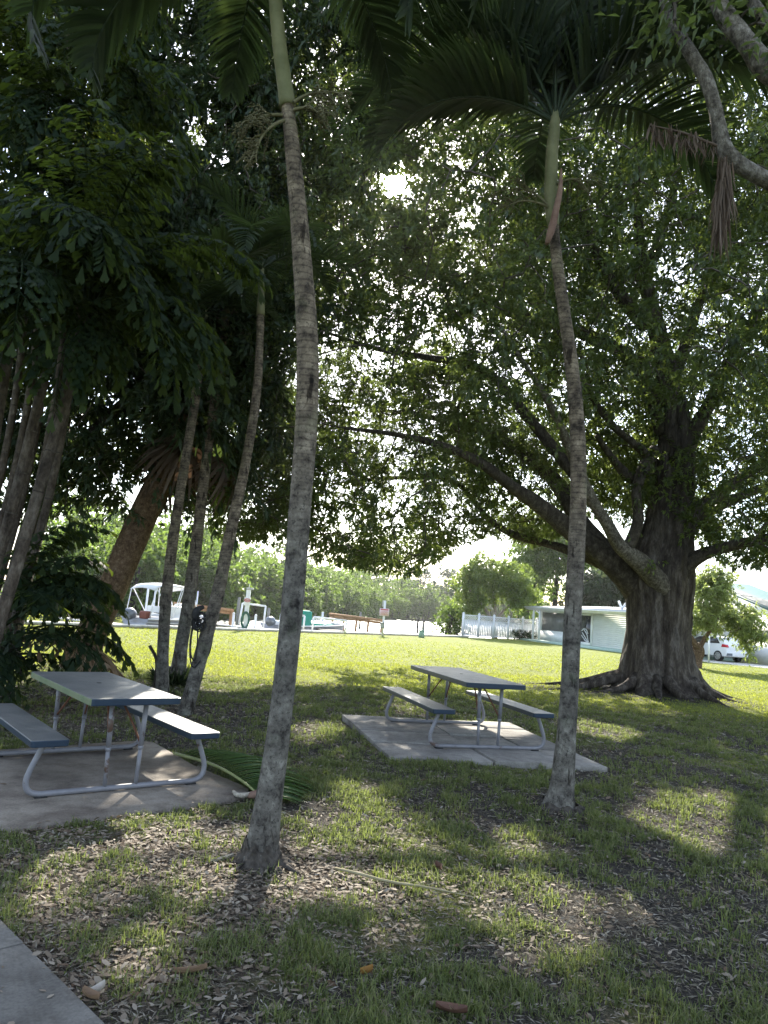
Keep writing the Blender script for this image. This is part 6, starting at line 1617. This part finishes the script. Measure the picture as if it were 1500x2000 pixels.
# fence
fnc = thing('vinyl_fence', 'white vinyl privacy fence with lattice top behind the lawn tree', 'fence', (*gnd(903, 1243)[:2], 0))
f0 = gnd(903, 1243); f1 = gnd(1052, 1252) + np.array([1.2, 1.6, 0]); fd = nrm((f1 - f0)[:2]); fl = np.linalg.norm((f1 - f0)[:2]); fa = math.atan2(fd[1], fd[0])
nP = 6
for k in range(nP + 1):
    c = fd * fl * k / nP
    MB().box((c[0], c[1], .84), (.13, .13, 1.68), rz=fa).build('post', M['vinyl'], fnc)
    MB().tube([[c[0], c[1], 1.68], [c[0], c[1], 1.71], [c[0], c[1], 1.79]], (.11, .11, .01), 4).build('post_cap', M['vinyl'], fnc)
for k in range(nP):
    a = fd * fl * k / nP; b = fd * fl * (k + 1) / nP
    rl = MB()
    for z in (.12, 1.22, 1.58): rl.beam([a[0], a[1], z], [b[0], b[1], z], .05, .07)
    rl.build('rail', M['vinyl'], fnc)
    pk = MB(); n_ = int(np.linalg.norm(b - a) / .155)
    for j in range(n_):
        c = a + (b - a) * (j + .5) / n_; pk.box((c[0], c[1], .67), (.135, .022, 1.06), rz=fa)
    pk.build('pickets', M['vinyl'], fnc)['kind'] = 'stuff'
    lt_ = MB(); L_ = np.linalg.norm(b - a); n_ = int(L_ / .16)
    for j in range(-1, n_ + 1):
        for s in (-1, 1):
            x_0 = j * .16 + (0 if s > 0 else .30); x_1 = x_0 + .30 * s
            if min(x_0, x_1) < 0 or max(x_0, x_1) > L_: continue
            p0 = a + fd * x_0; p1 = a + fd * x_1; lt_.beam([p0[0], p0[1], 1.26], [p1[0], p1[1], 1.55], .012, .03)
    lt_.build('lattice', M['vinyl'], fnc)['kind'] = 'stuff'
hgc = gnd(1019, 1250); hgq = np.random.default_rng(77)
broad_tree('hedge_bush', 'clipped rounded hedge bush at the left corner of the house porch', 'bush', hgc, [hgc + [0, 0, -.05], hgc + [0, 0, .3], hgc + [0, 0, .5]], (.05, .04, .03), [(hgc[0] - .2, hgc[1] + .4, .40, .75, .7, .42, 1), (hgc[0] + .7, hgc[1] + .5, .42, .7, .7, .42, 1)], 110, 22, .1, (.07, .12), (.5, .7), M['dark_leaf'], M['twig'], holes=False, g=hgq)
# white outbuilding beyond the crooked tree
gA = gnd(1421, 1291); gB = gnd(1500, 1302.5); ge = nrm((gB - gA)[:2]); ge = e; gn_ = nb_
gar = thing('outbuilding', 'white outbuilding with a dark sloping roof trim behind the crooked tree', 'building', (gA[0], gA[1], 0), ANG)
def gx(px, py, back=0.0):
    d = ray(px, py)[:2]; o_ = gA[:2] + gn_ * back; A2 = np.array([[ge[0], -d[0]], [ge[1], -d[1]]]); s, t = np.linalg.solve(A2, -o_); return s
GLn = gx(1500, 1300) + 9
hbg = lambda *a, **k_: hb(*a, parent=gar, **k_)
hbg('wall', -5.0, GLn, 0.8, 1.0, -.05, 1.42, M['white'])
hbg('wall_cap', -5.0, GLn, .76, 1.04, 1.421, 1.47, M['vinyl'])
hbg('window_band', -5.0, GLn, 1.3, 1.4, 1.0, 2.35, M['screen'])
hbg('upper_wall', -5.0, GLn, 1.42, 1.55, .0, 3.0, M['white'])
za = at(1455, 1168, gA[1] + 4)[2]
xa = gx(1450, 1166, 2.2); pz0 = at(1450, 1166, (gA + np.array([*(ge * xa + gn_ * 2.2), 0]))[1])[2]
xb = gx(1500, 1187, 2.2); pz1 = at(1500, 1187, (gA + np.array([*(ge * xb + gn_ * 2.2), 0]))[1])[2]
sl_ = (pz1 - pz0) / (xb - xa)
rf = MB(); xr0, xr1 = xa - 3.0, xb + 5
V = []
for x_ in (xr0, xr1):
    z_ = pz0 + sl_ * (x_ - xa)
    V += [[x_, inv * 2.2, z_], [x_, inv * 6, z_ + .2], [x_, inv * 6, z_ - .02], [x_, inv * 2.2, z_ - .16]]
rf.add(V, [[0, 1, 5, 4], [3, 7, 6, 2], [0, 4, 7, 3], [1, 2, 6, 5], [0, 3, 2, 1], [4, 5, 6, 7]]); rf.build('roof', M['darkroof'], gar)
gw = MB(); gw.add([[xr0 + .3, inv * 2.4, 2.9], [xr1, inv * 2.4, 2.9], [xr1, inv * 2.4, pz0 + sl_ * (xr1 - xa) - .1], [xr0 + .3, inv * 2.4, pz0 + sl_ * (xr0 + .3 - xa) - .1], [xr0 + .3, inv * 2.5, 2.9], [xr1, inv * 2.5, 2.9], [xr1, inv * 2.5, pz0 + sl_ * (xr1 - xa) - .1], [xr0 + .3, inv * 2.5, pz0 + sl_ * (xr0 + .3 - xa) - .1]], [[0, 1, 2, 3], [7, 6, 5, 4], [0, 4, 5, 1], [2, 6, 7, 3], [0, 3, 7, 4], [1, 5, 6, 2]]); gw.build('gable', M['white'], gar)
# drive along the buildings and the car on it
dvp = [hA[:2] + e * 12.6 - nb_ * .0, gA[:2] + ge * GLn - gn_ * .25, gA[:2] + ge * GLn + gn_ * 3.5, hA[:2] + e * 12.6 + nb_ * 5]
tag(MB().prism([(*p, 0) for p in dvp][:: 1], -.05, .02).build('driveway', M['seawall']), 'pale concrete drive beside the white buildings', kind='structure')
wl = gnd(1393, 1291)
cb = thing('parked_car', 'white parked hatchback, tail and rear wheel showing right of the big trunk', 'car', (wl[0] - e[0] * 2.6 + nb_[0] * .35, wl[1] - e[1] * 2.6 + nb_[1] * .35, .02), ANG)
prof = [(-.95, .30), (-.95, .62), (-.80, .76), (.10, .92), (.62, 1.30), (1.05, 1.46), (2.2, 1.50), (2.85, 1.40), (3.18, 1.02), (3.26, .88), (3.30, .55), (3.22, .30)]
CW = 1.68
def ext(name, pr, y0, y1, m, inset=0, bev=0):
    n = len(pr); V = [[x, inv * y0, z] for x, z in pr] + [[x, inv * y1, z] for x, z in pr]
    bm = bmesh.new(); vs_ = [bm.verts.new(v) for v in V]
    bm.faces.new(vs_[:n]); bm.faces.new(vs_[n:][::-1])
    for k in range(n): bm.faces.new((vs_[k], vs_[k + n], vs_[(k + 1) % n + n], vs_[(k + 1) % n]))
    bmesh.ops.recalc_face_normals(bm, faces=bm.faces)
    if bev: bmesh.ops.bevel(bm, geom=[e_ for e_ in bm.edges], offset=bev, segments=3, affect='EDGES', profile=.6)
    me = bpy.data.meshes.new(name); bm.to_mesh(me); bm.free(); return link(name, me, m, cb, True)
ext('body', [p for p in prof if p[1] <= 1.03 or True], 0, CW, M['carpaint'], bev=.05)
ext('side_window', [(.55, 1.0), (.85, 1.30), (1.15, 1.40), (2.15, 1.43), (2.55, 1.36), (2.75, 1.06)], -.012, .02, M['glass'])
ext('bumper', [(2.95, .32), (2.95, .60), (3.34, .60), (3.36, .34)], .05, CW - .05, M['carpaint'], bev=.04)
ext('bumper_insert', [(3.0, .36), (3.02, .52), (3.37, .52), (3.38, .38)], .02, .35, M['motor'], bev=.01)
ext('tail_light', [(2.86, .86), (2.92, 1.04), (3.22, 1.02), (3.30, .86)], -.02, .16, M['redlight'], bev=.015)
for xw in (-.25, 2.6):
    for yw, nm in ((.0, 1), (CW, -1)):
        wt = thing('x', None, None); bpy.data.objects.remove(wt)
        ty = MB(); V = []
        ty.tube([[xw, inv * (yw - .015 * nm), .31], [xw, inv * (yw + .19 * nm), .31]], .315, 26); o = ty.build('tyre', M['black'], cb, True)
        rm = MB(); rm.tube([[xw, inv * (yw - .02 * nm), .31], [xw, inv * (yw - .015 * nm), .31]], .06, 14)
        for k in range(9):
            a = k / 9 * 2 * PI; rm.beam([xw, inv * (yw - .022 * nm), .31], [xw + .19 * math.cos(a), inv * (yw - .022 * nm), .31 + .19 * math.sin(a)], .02, .055)
        rm.tube([[xw + .20 * math.cos(a), inv * (yw - .022 * nm), .31 + .20 * math.sin(a)] for a in np.linspace(0, 2 * PI, 25)], .018, 6)
        r2 = rm.build('rim', M['alloy'], cb); r2.parent = o
pp_ = gnd(1384, 1295)
o = MB().tube([[0, 0, 0], [0, 0, 1.55]], .05, 10).build('marker_post', M['lift_pipe'], None, True); o.location = tuple(pp_); tag(o, 'thin white post in front of the parked car wheel', 'post')

# ------------------------------------------------------------------ the hazy air
hz = MB().box((0, 400, 9.0), (1640, 1640, 23.4)).build('haze', None); hz['kind'] = 'stuff'; hz['label'] = 'faint bright haze in the air'
hm = bpy.data.materials.new('haze'); hm.use_nodes = True; t = hm.node_tree; t.nodes.clear()
o_ = nd(t, 'ShaderNodeOutputMaterial'); pv = nd(t, 'ShaderNodeVolumePrincipled'); pv.inputs['Color'].default_value = (.95, .97, 1, 1); pv.inputs['Density'].default_value = .00018; pv.inputs['Anisotropy'].default_value = .72
t.links.new(pv.outputs[0], o_.inputs['Volume']); hz.data.materials.append(hm)

print('TRIS', sum(sum(len(p.vertices) - 2 for p in m_.polygons) for m_ in bpy.data.meshes))
